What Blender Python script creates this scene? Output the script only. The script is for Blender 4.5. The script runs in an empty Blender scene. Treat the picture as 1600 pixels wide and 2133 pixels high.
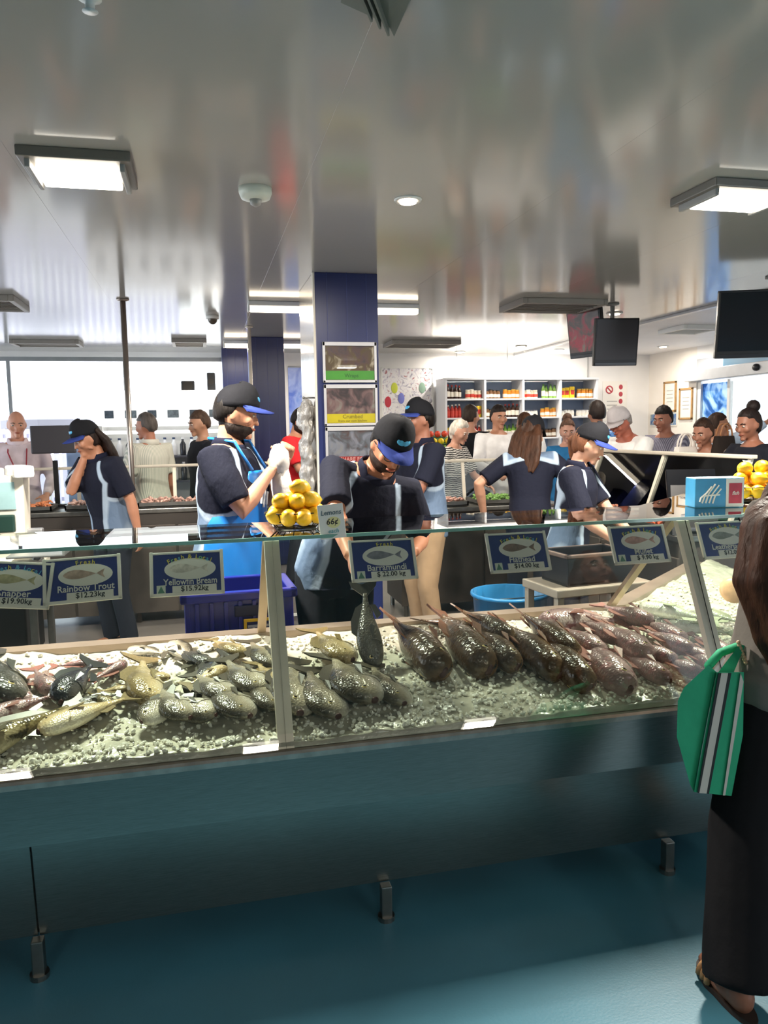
import bpy, bmesh, math, random
from mathutils import Vector, Matrix, noise
SC = bpy.context.scene
COL = SC.collection
R = math.radians
rnd = random.Random(7)

# ------------------------------------------------------------------ camera
CAM_H = 1.6
FPX = 1600.0
YAW, PIT, ROLL = R(13.3), math.atan((1066.5 - 895) / 1600), R(1.0)
CF = Vector((math.sin(YAW) * math.cos(PIT), math.cos(YAW) * math.cos(PIT), -math.sin(PIT)))
_r0 = Vector((math.cos(YAW), -math.sin(YAW), 0))
_u0 = _r0.cross(CF)
CR = _r0 * math.cos(ROLL) - _u0 * math.sin(ROLL)
CU = _r0 * math.sin(ROLL) + _u0 * math.cos(ROLL)
CC = Vector((0, 0, CAM_H))
cam = bpy.data.cameras.new('camera')
cam.sensor_fit = 'HORIZONTAL'; cam.sensor_width = 36; cam.lens = 36 * FPX / 1600
cam.clip_start = 0.05; cam.clip_end = 200
camo = bpy.data.objects.new('camera', cam); COL.objects.link(camo)
m = Matrix((CR, CU, -CF)).transposed().to_4x4(); m.translation = CC
camo.matrix_world = m
SC.camera = camo

# ------------------------------------------------------------------ world, exposure
w = bpy.data.worlds.new('sky'); SC.world = w; w.use_nodes = True
bg = w.node_tree.nodes['Background']
bg.inputs[0].default_value = (0.86, 0.92, 1.0, 1); bg.inputs[1].default_value = 5.0
SC.view_settings.view_transform = 'Standard'; SC.view_settings.look = 'None'
SC.view_settings.exposure = 0.0; SC.view_settings.gamma = 1.0
SC.view_settings.use_curve_mapping = False

# ------------------------------------------------------------------ helpers
def ray(x, y): return CF + CR * ((x - 800) / FPX) - CU * ((y - 1066.5) / FPX)
def atY(x, y, Y): d = ray(x, y); return CC + d * (Y / d.y)
def atZ(x, y, Z): d = ray(x, y); return CC + d * ((Z - CAM_H) / d.z)

def lin(c):
    if isinstance(c, str):
        c = [int(c[i:i + 2], 16) / 255 for i in (0, 2, 4)]
    return tuple(((v / 12.92) if v <= 0.04045 else ((v + 0.055) / 1.055) ** 2.4) for v in c[:3]) + (1,)

MATS = {}
def mat(key, color, rough=0.5, metal=0.0, spec=0.5, var=0.0, scale=8.0, bump=0.0, bscale=40.0, color2=None,
        stretch=None, emit=0.0, coat=0.0, trans=0.0):
    """procedural Principled material: noise colour variation + noise bump"""
    if key in MATS: return MATS[key]
    m = bpy.data.materials.new(key); m.use_nodes = True
    nt = m.node_tree; b = nt.nodes['Principled BSDF']; L = nt.links
    b.inputs['Roughness'].default_value = rough; b.inputs['Metallic'].default_value = metal
    b.inputs['Specular IOR Level'].default_value = spec
    b.inputs['Coat Weight'].default_value = coat
    b.inputs['Transmission Weight'].default_value = trans
    c = lin(color); b.inputs['Base Color'].default_value = c
    tc = nt.nodes.new('ShaderNodeTexCoord'); mp = nt.nodes.new('ShaderNodeMapping')
    L.new(tc.outputs['Object'], mp.inputs[0])
    if stretch: mp.inputs['Scale'].default_value = stretch
    if var or color2:
        n = nt.nodes.new('ShaderNodeTexNoise'); n.inputs['Scale'].default_value = scale; n.inputs['Detail'].default_value = 5
        r = nt.nodes.new('ShaderNodeValToRGB'); L.new(mp.outputs[0], n.inputs['Vector']); L.new(n.outputs[0], r.inputs[0])
        c2 = lin(color2) if color2 else tuple(v * (1 - var) for v in c[:3]) + (1,)
        c1 = c if color2 else tuple(min(1, v * (1 + var)) for v in c[:3]) + (1,)
        r.color_ramp.elements[0].color = c2; r.color_ramp.elements[1].color = c1
        r.color_ramp.elements[0].position = 0.35; r.color_ramp.elements[1].position = 0.65
        L.new(r.outputs[0], b.inputs['Base Color'])
    if bump:
        n = nt.nodes.new('ShaderNodeTexNoise'); n.inputs['Scale'].default_value = bscale; n.inputs['Detail'].default_value = 4
        bp = nt.nodes.new('ShaderNodeBump'); bp.inputs['Strength'].default_value = bump; bp.inputs['Distance'].default_value = 0.01
        L.new(mp.outputs[0], n.inputs['Vector']); L.new(n.outputs[0], bp.inputs['Height']); L.new(bp.outputs[0], b.inputs['Normal'])
    if emit:
        b.inputs['Emission Color'].default_value = c; b.inputs['Emission Strength'].default_value = emit
    MATS[key] = m
    return m

def glass_mat(key, tint='dfeee9', f0=0.04, strength=1.0, rough=0.0):
    if key in MATS: return MATS[key]
    m = bpy.data.materials.new(key); m.use_nodes = True
    nt = m.node_tree; nt.nodes.clear(); L = nt.links
    o = nt.nodes.new('ShaderNodeOutputMaterial'); mx = nt.nodes.new('ShaderNodeMixShader')
    t = nt.nodes.new('ShaderNodeBsdfTransparent'); t.inputs[0].default_value = lin(tint)
    g = nt.nodes.new('ShaderNodeBsdfGlossy'); g.inputs['Roughness'].default_value = rough
    fr = nt.nodes.new('ShaderNodeFresnel'); fr.inputs[0].default_value = 1.5
    mu = nt.nodes.new('ShaderNodeMath'); mu.operation = 'MULTIPLY'; mu.inputs[1].default_value = strength
    mu.use_clamp = True
    L.new(fr.outputs[0], mu.inputs[0]); L.new(mu.outputs[0], mx.inputs[0])
    L.new(t.outputs[0], mx.inputs[1]); L.new(g.outputs[0], mx.inputs[2]); L.new(mx.outputs[0], o.inputs[0])
    MATS[key] = m
    return m

def ortho(d):
    d = d.normalized()
    a = Vector((0, 0, 1)) if abs(d.z) < 0.9 else Vector((1, 0, 0))
    u = d.cross(a).normalized()
    return u, u.cross(d).normalized()

class MB:
    def __init__(s): s.v = []; s.f = []; s.mi = []
    def add(s, vs, fs, mi=0):
        o = len(s.v); s.v += [Vector(p) for p in vs]
        for f in fs: s.f.append([i + o for i in f]); s.mi.append(mi)
        return s
    def box(s, c, size, rz=0, M=None, mi=0):
        x, y, z = [k / 2 for k in size]; c = Vector(c)
        vs = [Vector((a * x, b * y, d * z)) for a in (-1, 1) for b in (-1, 1) for d in (-1, 1)]
        if M is None: M = Matrix.Rotation(rz, 3, 'Z')
        vs = [M @ p + c for p in vs]
        return s.add(vs, [(0, 1, 3, 2), (4, 6, 7, 5), (0, 4, 5, 1), (2, 3, 7, 6), (0, 2, 6, 4), (1, 5, 7, 3)], mi)
    def bbox(s, c, size, r=0.01, rz=0, M=None, mi=0, seg=2):
        bm = bmesh.new(); bmesh.ops.create_cube(bm, size=1)
        for v in bm.verts: v.co = Vector((v.co.x * size[0], v.co.y * size[1], v.co.z * size[2]))
        bmesh.ops.bevel(bm, geom=bm.edges[:], offset=min(r, min(size) * 0.49), segments=seg, affect='EDGES', profile=0.6)
        if M is None: M = Matrix.Rotation(rz, 3, 'Z')
        c = Vector(c)
        s.add([M @ v.co + c for v in bm.verts], [[v.index for v in f.verts] for f in bm.faces], mi); bm.free()
        return s
    def prism(s, poly, a, b, mi=0):
        """poly: list of points at station a and matching list at b (already 3d)"""
        n = len(a); vs = list(a) + list(b)
        fs = [[i, (i + 1) % n, n + (i + 1) % n, n + i] for i in range(n)] + [list(range(n))[::-1], list(range(n, 2 * n))]
        return s.add(vs, fs, mi)
    def loft(s, rings, closed=True, mi=0):
        n = len(rings[0]); o = len(s.v)
        for rg in rings: s.v += [Vector(p) for p in rg]
        for k in range(len(rings) - 1):
            for i in range(n):
                j = (i + 1) % n
                s.f.append([o + k * n + i, o + k * n + j, o + (k + 1) * n + j, o + (k + 1) * n + i]); s.mi.append(mi)
        if closed:
            s.f.append([o + i for i in range(n)][::-1]); s.mi.append(mi)
            e = o + (len(rings) - 1) * n
            s.f.append([e + i for i in range(n)]); s.mi.append(mi)
        return s
    def tube(s, pts, rad, n=10, mi=0, caps=True):
        pts = [Vector(p) for p in pts]
        if not hasattr(rad, '__len__'): rad = [rad] * len(pts)
        rings = []; u = None
        for i, p in enumerate(pts):
            d = (pts[min(i + 1, len(pts) - 1)] - pts[max(i - 1, 0)])
            if d.length < 1e-9: d = Vector((0, 0, 1))
            d.normalize()
            if u is None: u, _ = ortho(d)
            u = (u - d * u.dot(d)).normalized(); vv = d.cross(u)
            rings.append([p + (u * math.cos(2 * math.pi * k / n) + vv * math.sin(2 * math.pi * k / n)) * rad[i] for k in range(n)])
        return s.loft(rings, caps, mi)
    def capsule(s, a, b, ra, rb, n=12, mi=0):
        a, b = Vector(a), Vector(b); d = (b - a).normalized()
        pts = []; rad = []
        for k in range(4):
            t = math.pi / 2 * k / 4; pts.append(a - d * ra * math.cos(t)); rad.append(max(ra * math.sin(t), ra * 0.05))
        pts += [a, b]; rad += [ra, rb]
        for k in range(3, -1, -1):
            t = math.pi / 2 * k / 4; pts.append(b + d * rb * math.cos(t)); rad.append(max(rb * math.sin(t), rb * 0.05))
        return s.tube(pts, rad, n, mi)
    def ell(s, c, r, n=16, m=10, M=None, mi=0, fn=None):
        c = Vector(c); M = M or Matrix.Identity(3)
        if not hasattr(r, '__len__'): r = (r, r, r)
        vs = []; fs = []
        for i in range(1, m):
            th = math.pi * i / m
            for k in range(n):
                ph = 2 * math.pi * k / n
                d = Vector((math.sin(th) * math.cos(ph), math.sin(th) * math.sin(ph), math.cos(th)))
                p = Vector((d.x * r[0], d.y * r[1], d.z * r[2]))
                if fn: p = fn(d, p)
                vs.append(M @ p + c)
        top = Vector((0, 0, r[2])); bot = Vector((0, 0, -r[2]))
        if fn: top = fn(Vector((0, 0, 1)), top); bot = fn(Vector((0, 0, -1)), bot)
        vs += [M @ top + c, M @ bot + c]; T = len(vs) - 2; B = T + 1
        for i in range(m - 2):
            for k in range(n):
                j = (k + 1) % n
                fs.append([i * n + k, (i + 1) * n + k, (i + 1) * n + j, i * n + j])
        for k in range(n):
            j = (k + 1) % n
            fs.append([T, k, j]); fs.append([B, (m - 2) * n + j, (m - 2) * n + k])
        return s.add(vs, fs, mi)
    def cyl(s, c, r, h, n=24, mi=0, axis='Z', r2=None):
        c = Vector(c); d = {'X': Vector((1, 0, 0)), 'Y': Vector((0, 1, 0)), 'Z': Vector((0, 0, 1))}[axis]
        return s.tube([c - d * h / 2, c + d * h / 2], [r, r if r2 is None else r2], n, mi)
    def lathe(s, prof, n=24, c=(0, 0, 0), mi=0):
        c = Vector(c)
        return s.loft([[c + Vector((r * math.cos(2 * math.pi * k / n), r * math.sin(2 * math.pi * k / n), z)) for k in range(n)] for r, z in prof], True, mi)
    def mesh(s, name, mats, smooth=False):
        me = bpy.data.meshes.new(name); me.from_pydata([tuple(p) for p in s.v], [], s.f)
        if not isinstance(mats, (list, tuple)): mats = [mats]
        for q in mats: me.materials.append(q)
        if len(mats) > 1: me.polygons.foreach_set('material_index', s.mi)
        if smooth: me.polygons.foreach_set('use_smooth', [True] * len(me.polygons))
        me.update()
        return me
    def build(s, name, mats, parent=None, smooth=False, auto=False):
        me = s.mesh(name, mats, smooth)
        bm = bmesh.new(); bm.from_mesh(me); bmesh.ops.recalc_face_normals(bm, faces=bm.faces); bm.to_mesh(me); bm.free()
        if auto:
            me.polygons.foreach_set('use_smooth', [True] * len(me.polygons)); me.set_sharp_from_angle(angle=R(35))
        return link(name, me, parent)

def link(name, data, parent=None):
    o = bpy.data.objects.new(name, data); COL.objects.link(o)
    if parent is not None: o.parent = parent
    return o
def tag(o, label=None, cat=None, group=None, kind=None):
    if label: o['label'] = label
    if cat: o['category'] = cat
    if group: o['group'] = group
    if kind: o['kind'] = kind
    return o
def thing(name, label, cat, loc=(0, 0, 0), rz=0, group=None):
    o = link(name, None); o.location = loc; o.rotation_euler = (0, 0, rz); o.empty_display_size = 0.05
    return tag(o, label, cat, group)
def struct(name, loc=(0, 0, 0)):
    o = link(name, None); o.location = loc; o['kind'] = 'structure'; o.empty_display_size = 0.05
    return o
def copy_tree(o, parent=None):
    c = o.copy(); COL.objects.link(c); c.parent = parent
    for ch in list(o.children): copy_tree(ch, c)
    return c

TS = bpy.data.scenes.new('scratch')
def evaluated(o):
    TS.collection.objects.link(o)
    vl = TS.view_layers[0]; vl.update(); dg = vl.depsgraph
    me = bpy.data.meshes.new_from_object(o.evaluated_get(dg))
    bpy.data.objects.remove(o)
    return me
def text_mesh(txt, size, extrude=0.0005, shear=0.0, align='CENTER', squash=1.0):
    cu = bpy.data.curves.new('lettering', 'FONT'); cu.body = txt; cu.size = size; cu.extrude = extrude
    cu.align_x = align; cu.align_y = 'CENTER'; cu.shear = shear; cu.resolution_u = 2; cu.offset = size * 0.012
    o = bpy.data.objects.new('t', cu)
    me = evaluated(o); bpy.data.curves.remove(cu)
    for v in me.vertices: v.co.x *= squash
    return me
def text(name, txt, size, loc, mtl, parent, M=None, shear=0.0, align='CENTER', fit=None, squash=1.0):
    """lettering standing in the XZ plane, read from -Y"""
    me = text_mesh(txt, size, 0.0006, shear, align, squash)
    if fit:
        xs = [v.co.x for v in me.vertices]; wd = max(xs) - min(xs)
        if wd > fit:
            for v in me.vertices: v.co.x *= fit / wd
    M = M or Matrix.Identity(3)
    me.transform(Matrix.Rotation(R(90), 4, 'X'))
    me.transform(M.to_4x4()); me.materials.append(mtl)
    o = link(name, me, parent); o.location = loc
    return o

# ------------------------------------------------------------------ materials of the place
STEEL = mat('brushed_steel', '8b8f8c', 0.30, 1.0, var=0.12, scale=30, stretch=(0.6, 30, 30), bump=0.02, bscale=60)
STEEL_D = mat('dull_steel', '8d8c88', 0.38, 1.0, var=0.1, scale=20)
STEEL_P = mat('satin_post', 'd6cdbd', 0.45, 0.35, var=0.05)
FLOOR_B = mat('blue_epoxy', '45798c', 0.4, 0, 0.35, var=0.12, scale=1.7, bump=0.05, bscale=120)
FLOOR_G = mat('grey_epoxy', '77706c', 0.3, 0, 0.5, var=0.12, scale=2.2, bump=0.05, bscale=110)
CEIL = mat('gloss_ceiling', 'aeaba6', 0.13, 0, 0.95, var=0.03, scale=0.8, bump=0.016, bscale=2.2)
WHITE = mat('white_paint', 'efedea', 0.6, var=0.02, scale=3)
WHITE_C = mat('white_ceiling_paint', 'f1f1f2', 0.45, var=0.02, scale=3)
WARM = mat('cream_wall', 'ece5db', 0.65, var=0.03, scale=2)
WPLAST = mat('white_plastic', 'e8e8e4', 0.35, var=0.02)
GREY_P = mat('grey_plastic', '9a9a98', 0.4, var=0.03)
BLACK_P = mat('black_plastic', '17171a', 0.35, var=0.1)
DARK_M = mat('dark_metal', '3a3734', 0.4, 0.6, var=0.1)
NAVY = mat('navy_cladding', '1d2759', 0.32, 0.0, 0.5, var=0.06, scale=3)
GLOW = mat('light_diffuser', 'fff6e6', 0.5, emit=9.0)
GLOW_S = mat('tube_diffuser', 'ffeed2', 0.5, emit=5.0)
GLOW_D = mat('downlight_lens', 'ffe9d0', 0.5, emit=14.0)
GLASS = glass_mat('clear_glass', 'fafdfb', strength=1.0)
GLASS_SH = glass_mat('shelf_glass', 'eaf3ee', strength=1.3)
GLASS_W = glass_mat('window_glass', 'fbfdfd', strength=0.8)
GEDGE = mat('green_glass_edge', '7fa99a', 0.15, 0, 0.6, var=0.1, scale=12)
ALU = mat('aluminium', 'c3c5c8', 0.35, 0.9, var=0.03)

# ------------------------------------------------------------------ setting
ZC = 2.7
YB = 11.0
fl = MB(); fl.box((2, -0.41, -0.05), (16, 7.22, 0.1)); o = fl.build('floor', FLOOR_B); o['kind'] = 'structure'
fl = MB(); fl.box((2, 7.11, -0.05), (16, 7.82, 0.1)); o = fl.build('floor', FLOOR_G); o['kind'] = 'structure'
fl = MB(); fl.box((2, 26.1, -0.07), (60, 30, 0.1)); o = fl.build('ground_outside', mat('pavement', 'c9c4bb', 0.8, var=0.1, scale=1)); o['kind'] = 'structure'
fl = MB(); fl.box((22.0, 5, -0.08), (23.8, 12, 0.1)); o = fl.build('ground_outside', MATS['pavement']); o['kind'] = 'structure'

# glossy panelled ceiling, panels 1.18 m wide running away from the camera, plus the white soffit by the entrance
ce = struct('ceiling', (0, 0, ZC))
x = -5.4; k = 0
while x < 4.6:
    x2 = min(x + 1.18, 4.66)
    b = MB(); b.bbox(((x + x2) / 2, 3.5, 0.03), (x2 - x, 15.2, 0.06), 0.0006, seg=1)
    p = b.build('ceiling_panel', CEIL, ce, auto=False)
    x = x2; k += 1
b = MB(); b.box((0, 3.5, 0.09), (10.8, 15.4, 0.05)); b.build('ceiling_backing', DARK_M, ce)
ce2 = struct('ceiling', (0, 0, ZC))
b = MB(); b.box((5.9, 3.5, 0.03), (2.5, 15.2, 0.06)); b.build('soffit_panel', WHITE_C, ce2)
b = MB(); b.bbox((4.68, 3.5, -0.012), (0.05, 15.2, 0.03), 0.005); b.build('edge_trim', ALU, ce2)

# walls
def wallbox(name, c, s, mt, parent=None):
    b = MB(); b.box(c, s); o = b.build(name, mt, parent)
    if parent is None: o['kind'] = 'structure'
    return o
wallbox('wall_rear', (-0.4, -4.1, 1.36), (10.4, 0.2, 2.72), mat('teal_wall', '5d7478', 0.6, var=0.05))
wallbox('wall_left', (-5.45, -0.6, 1.36), (0.1, 7.0, 2.72), MATS['teal_wall'])
# left: glazing from y=3 to 11 ; back-left: shopfront glazing
wb = struct('wall_back')
wallbox('wall_panel', (1.28, YB + 0.1, 1.36), (1.55, 0.2, 2.72), WHITE, wb)      # between the shopfront and the mural
wallbox('wall_panel', (4.52, YB + 0.1, 1.36), (4.92, 0.2, 2.72), WHITE, wb)      # behind mural, shelf unit and white panel
wallbox('seam_strip', (5.88, YB - 0.004, 1.9), (0.01, 0.02, 1.6), GREY_P, wb)
wallbox('seam_strip', (4.55, YB - 0.004, 2.45), (0.008, 0.01, 0.5), GREY_P, wb)
wallbox('seam_strip', (3.75, YB - 0.004, 2.45), (0.008, 0.01, 0.5), GREY_P, wb)
wr = struct('wall_right')
XR = 6.95
wallbox('wall_panel', (XR + 0.1, 10.45, 1.36), (0.2, 1.3, 2.72), WARM, wr)
wallbox('wall_panel', (XR + 0.1, 8.9, 2.62), (0.2, 1.8, 0.2), WHITE, wr)
wallbox('wall_panel', (XR + 0.1, 4.4, 1.36), (0.2, 7.2, 2.72), WHITE, wr)
wallbox('wall_panel', (XR + 0.1, -1.6, 1.36), (0.2, 4.8, 2.72), WHITE, wr)

def window(name, x0, x1, y, z0, z1, cols, label=None):
    """shopfront glazing in a wall facing -Y: frame, mullions, panes"""
    t = struct(name, ((x0 + x1) / 2, y, 0))
    hw = (x1 - x0) / 2; fr = MB(); 
    fr.box((0, 0, z1 + 0.03), (2 * hw, 0.07, 0.07)); fr.box((0, 0, z0 + 0.03), (2 * hw, 0.07, 0.07))
    fr.box((-hw + 0.025, 0, (z0 + z1) / 2), (0.05, 0.07, z1 - z0)); fr.box((hw - 0.025, 0, (z0 + z1) / 2), (0.05, 0.07, z1 - z0))
    fr.build('window_frame', ALU, t)
    for i in range(1, cols):
        b = MB(); b.bbox((-hw + 2 * hw * i / cols, 0, (z0 + z1) / 2), (0.05, 0.07, z1 - z0), 0.006); b.build('mullion', ALU, t)
    for i in range(cols):
        b = MB(); b.box((-hw + 2 * hw * (i + 0.5) / cols, 0, (z0 + z1) / 2), (2 * hw / cols - 0.05, 0.008, z1 - z0 - 0.06)); b.build('pane', GLASS_W, t)
    return t
window('window_1', -5.3, 0.5, YB + 0.05, 0.0, 2.58, 4)
wallbox('wall_head', (-2.4, YB + 0.1, 2.68), (5.8, 0.2, 0.1), WHITE, wb)
w2 = window('window_2', -4.0, 4.0, 0, 0.0, 2.58, 5); w2.location = (-5.45, 7.0, 0); w2.rotation_euler = (0, 0, R(90))
def pattern_mat0(key, cols):
    m = mat(key, cols[0], 0.2); nt = m.node_tree; L = nt.links
    tc = nt.nodes.new('ShaderNodeTexCoord'); n = nt.nodes.new('ShaderNodeTexNoise'); n.inputs['Scale'].default_value = 2.6; n.inputs['Distortion'].default_value = 2.5
    L.new(tc.outputs['Object'], n.inputs['Vector']); r = nt.nodes.new('ShaderNodeValToRGB'); e = r.color_ramp.elements
    e[0].color = lin(cols[0]); e[0].position = .4; e[1].color = lin(cols[2]); e[1].position = .62; q = e.new(.5); q.color = lin(cols[1])
    L.new(n.outputs[0], r.inputs[0])
    bs = nt.nodes['Principled BSDF']; tr = nt.nodes.new('ShaderNodeBsdfTranslucent'); mx = nt.nodes.new('ShaderNodeMixShader'); mx.inputs[0].default_value = .5
    L.new(r.outputs[0], bs.inputs['Base Color']); L.new(r.outputs[0], tr.inputs[0]); L.new(bs.outputs[0], mx.inputs[1]); L.new(tr.outputs[0], mx.inputs[2]); L.new(mx.outputs[0], nt.nodes['Material Output'].inputs[0])
    return m
# entrance sliding door in the right wall
d1 = struct('door_1', (XR, 8.9, 0))
b = MB(); b.bbox((0.0, 0, 2.29), (0.2, 2.1, 0.16), 0.01); b.build('door_header', mat('header_grey', 'b9bcc0', 0.4, 0.3, var=0.04), d1)
b = MB(); b.ell((-0.11, -0.45, 2.3), (0.035, 0.06, 0.045)); b.build('motion_sensor', BLACK_P, d1, True)
b = MB(); b.box((0.06, -0.2, 2.43), (0.02, 1.2, 0.12)); b.build('transom_film', mat('blue_film', '7fb0cf', 0.3), d1)
b = MB()
b.box((0.06, 0.86, 1.1), (0.08, 0.07, 2.2)); b.box((0.06, -0.86, 1.1), (0.08, 0.07, 2.2)); b.box((0.06, 0.25, 1.1), (0.05, 0.05, 2.2))
b.build('door_frame', WPLAST, d1)
b = MB(); b.box((0.06, 0.55, 1.1), (0.01, 0.55, 2.14)); b.build('pane', pattern_mat0('door_film', ['3f79b8', '7fb3df', 'cfe3f2']), d1)
b = MB(); b.box((0.06, -0.3, 1.1), (0.01, 1.05, 2.14)); b.build('pane', GLASS_W, d1)

# skirting along the back wall
for x0, x1 in ((0.5, 2.05), (2.06, 6.95)):
    wallbox('baseboard_back', ((x0 + x1) / 2, YB - 0.008, 0.05), (x1 - x0, 0.016, 0.1), GREY_P)

# ------------------------------------------------------------------ ceiling fittings with their own lamps
def lamp(parent, size, power, loc, color=(1, 0.91, 0.79)):
    l = bpy.data.lights.new('lamp', 'AREA'); l.shape = 'RECTANGLE'; l.size, l.size_y = size; l.energy = power; l.color = color
    o = link('lamp', l, parent); o.location = loc
    return o
def troffer(x, y, label, power=38, s=(0.36, 0.32)):
    t = thing('ceiling_light', label, 'light', (x, y, ZC))
    b = MB(); b.bbox((0, 0, -0.02), (s[0] + 0.06, s[1] + 0.05, 0.04), 0.006); b.build('housing', mat('light_housing', '77736d', 0.4, 0.3), t)
    b = MB()
    b.bbox((0, 0.0, -0.055), (s[0] - 0.05, s[1] - 0.1, 0.03), 0.012); b.build('diffuser', GLOW, t)
    b = MB(); b.bbox((s[0] / 2 - 0.005, 0, -0.05), (0.02, s[1] - 0.02, 0.04), 0.004); b.build('end_cap', GREY_P, t)
    b = MB(); b.bbox((-s[0] / 2 + 0.005, 0, -0.05), (0.02, s[1] - 0.02, 0.04), 0.004); b.build('end_cap', GREY_P, t)
    lamp(t, (s[0] - 0.06, s[1] - 0.11), power, (0, 0, -0.075))
    return t
troffer(-0.43, 3.46, 'bright square ceiling light above the left end of the fish counter', 165)
troffer(2.52, 3.3, 'bright square ceiling light above the right end of the counter', 165, s=(0.4, 0.3))
for x_, lb in ((-1.6, 'ceiling light behind the viewer on the left'), (0.4, 'ceiling light behind the viewer in the middle'), (2.4, 'ceiling light behind the viewer on the right')): troffer(x_, -1.8, lb, 26)
def downlight(x, y, label, power=10, r=0.05):
    t = thing('downlight', label, 'light', (x, y, ZC), group='small recessed downlights')
    b = MB(); b.lathe([(r * 0.7, -0.004), (r * 1.25, -0.012), (r * 1.35, -0.004), (r * 1.35, 0.0)], 20); b.build('trim_ring', WPLAST, t, True)
    b = MB(); b.cyl((0, 0, -0.012), r * 0.8, 0.012, 20); b.build('lens', GLOW_D, t)
    lamp(t, (r, r), power, (0, 0, -0.03))
    return t
downlight(1.02, 3.7, 'single round downlight in the glossy ceiling above the capped worker', 30)
for i, (x, y, lb) in enumerate(((3.7, 10.7, 'round downlight above the left bay of the bottle shelves'), (4.73, 10.6, 'round downlight above the middle of the bottle shelves'),
                (5.05, 10.3, 'round downlight just right of the shelves middle one'), (6.4, 9.8, 'round downlight on white soffit above framed certificates'),
                (4.01, 6.97, 'round downlight beside the hanging twin screens'), (4.3, 9.9, 'brightest round downlight reflected double over the shelves'))):
    downlight(x, y, lb, 18, 0.06)
def strip(x, y, L, label):
    t = thing('strip_light', label, 'light', (x, y, ZC))
    b = MB(); b.bbox((0, 0, -0.02), (L, 0.12, 0.04), 0.008); b.build('housing', WPLAST, t)
    b = MB(); b.bbox((0, 0, -0.06), (L - 0.02, 0.09, 0.05), 0.02); b.build('diffuser', GLOW_S, t)
    for s in (-1, 1):
        b = MB(); b.bbox((s * (L / 2 - 0.005), 0, -0.05), (0.016, 0.11, 0.07), 0.006); b.build('end_cap', WPLAST, t)
    lamp(t, (L - 0.1, 0.08), 55, (0, 0, -0.1), (1, 0.9, 0.75))
    return t
strip(1.19, 6.75, 1.5, 'long lit strip light crossing behind the poster column')
strip(1.0, 9.6, 1.36, 'farther lit strip light left of the poster column')
# smoke detector
t = thing('smoke_detector', 'small white round smoke detector on the glossy ceiling', 'detector', (0.29, 3.66, ZC))
b = MB(); b.lathe([(0.075, 0), (0.075, -0.02), (0.065, -0.045), (0.03, -0.05)], 24); b.build('body', mat('offwhite_plastic', 'd7ddd2', 0.4), t, True)
b = MB(); b.lathe([(0.028, -0.048), (0.024, -0.07), (0.008, -0.08)], 16); b.build('sensor', GREY_P, t, True)
t = thing('security_camera', 'small brown dome camera on ceiling left of the strip lights', 'camera', (0.16, 7.6, ZC))
b = MB(); b.lathe([(0.06, 0), (0.06, -0.03), (0.05, -0.03)], 20); b.build('base', WPLAST, t, True)
b = MB(); b.ell((0, 0, -0.03), (0.045, 0.045, 0.05)); b.build('dome', mat('brown_dome', '5b5147', 0.2), t, True)

def vent(x, y, sx, sy, label, frame=None, slats=7, drop=0.05):
    t = thing('air_vent', label, 'vent', (x, y, ZC))
    f = frame or mat('vent_grey', '9d978f', 0.5)
    for s in (-1, 1):
        b = MB(); b.bbox((s * (sx / 2 - 0.02), 0, -drop / 2), (0.04, sy, drop), 0.006); b.build('frame', f, t)
        b = MB(); b.bbox((0, s * (sy / 2 - 0.02), -drop / 2), (sx - 0.08, 0.04, drop), 0.006); b.build('frame', f, t)
    b = MB(); b.box((0, 0, -0.006), (sx - 0.08, sy - 0.08, 0.01)); b.build('backing', DARK_M, t)
    for i in range(slats):
        yy = -sy / 2 + 0.05 + (sy - 0.1) * (i + 0.5) / slats
        b = MB(); b.box((0, yy, -drop * 0.55), (sx - 0.08, (sy - 0.1) / slats * 0.8, 0.006), M=Matrix.Rotation(R(35), 3, 'X')); b.build('slat', f, t)
    return t
vent(-1.65, 6.95, 0.55, 0.6, 'square ceiling vent at the left edge of the picture')
vent(3.12, 6.5, 0.8, 0.55, 'wide ceiling air vent left of the twin hanging screens')
vent(2.8, 9.6, 0.9, 0.5, 'flat ceiling vent over the colourful mural')
vent(-0.08, 9.65, 0.4, 0.5, 'small slotted ceiling vent right of the steel pole', slats=9)
vent(-1.7, 9.85, 0.75, 0.4, 'low ceiling vent over the window daylight')
vent(5.5, 7.9, 0.5, 0.5, 'square white air vent on the soffit above the framed certificates', WPLAST)
t = thing('air_conditioner', 'grey angled air conditioner fin at the very top of the picture', 'air conditioner', (0.5, 1.98, ZC))
b = MB(); b.prism(None, [(-0.12, -0.3, 0), (0.07, -0.3, 0), (0.045, -0.3, -0.04), (-0.06, -0.3, -0.03)], [(-0.1, 0.1, 0), (0.07, 0.1, 0), (0.06, 0.17, -0.035), (0.03, 0.12, -0.03)]); b.build('casing', mat('ac_grey', '6f736c', 0.5), t)
for i in range(3):
    b = MB(); b.box((-0.07 + i * 0.03, -0.02 + 0.03 * i, -0.035), (0.006, 0.22, 0.03), rz=R(-25)); b.build('louvre', MATS['ac_grey'], t)
t = thing('sprinkler', 'small white ceiling fitting at top left edge of the picture', 'sprinkler', (-0.225, 2.17, ZC))
b = MB(); b.lathe([(0.03, 0), (0.03, -0.01), (0.012, -0.02), (0.012, -0.035), (0.02, -0.04)], 16); b.build('body', WPLAST, t, True)

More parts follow.
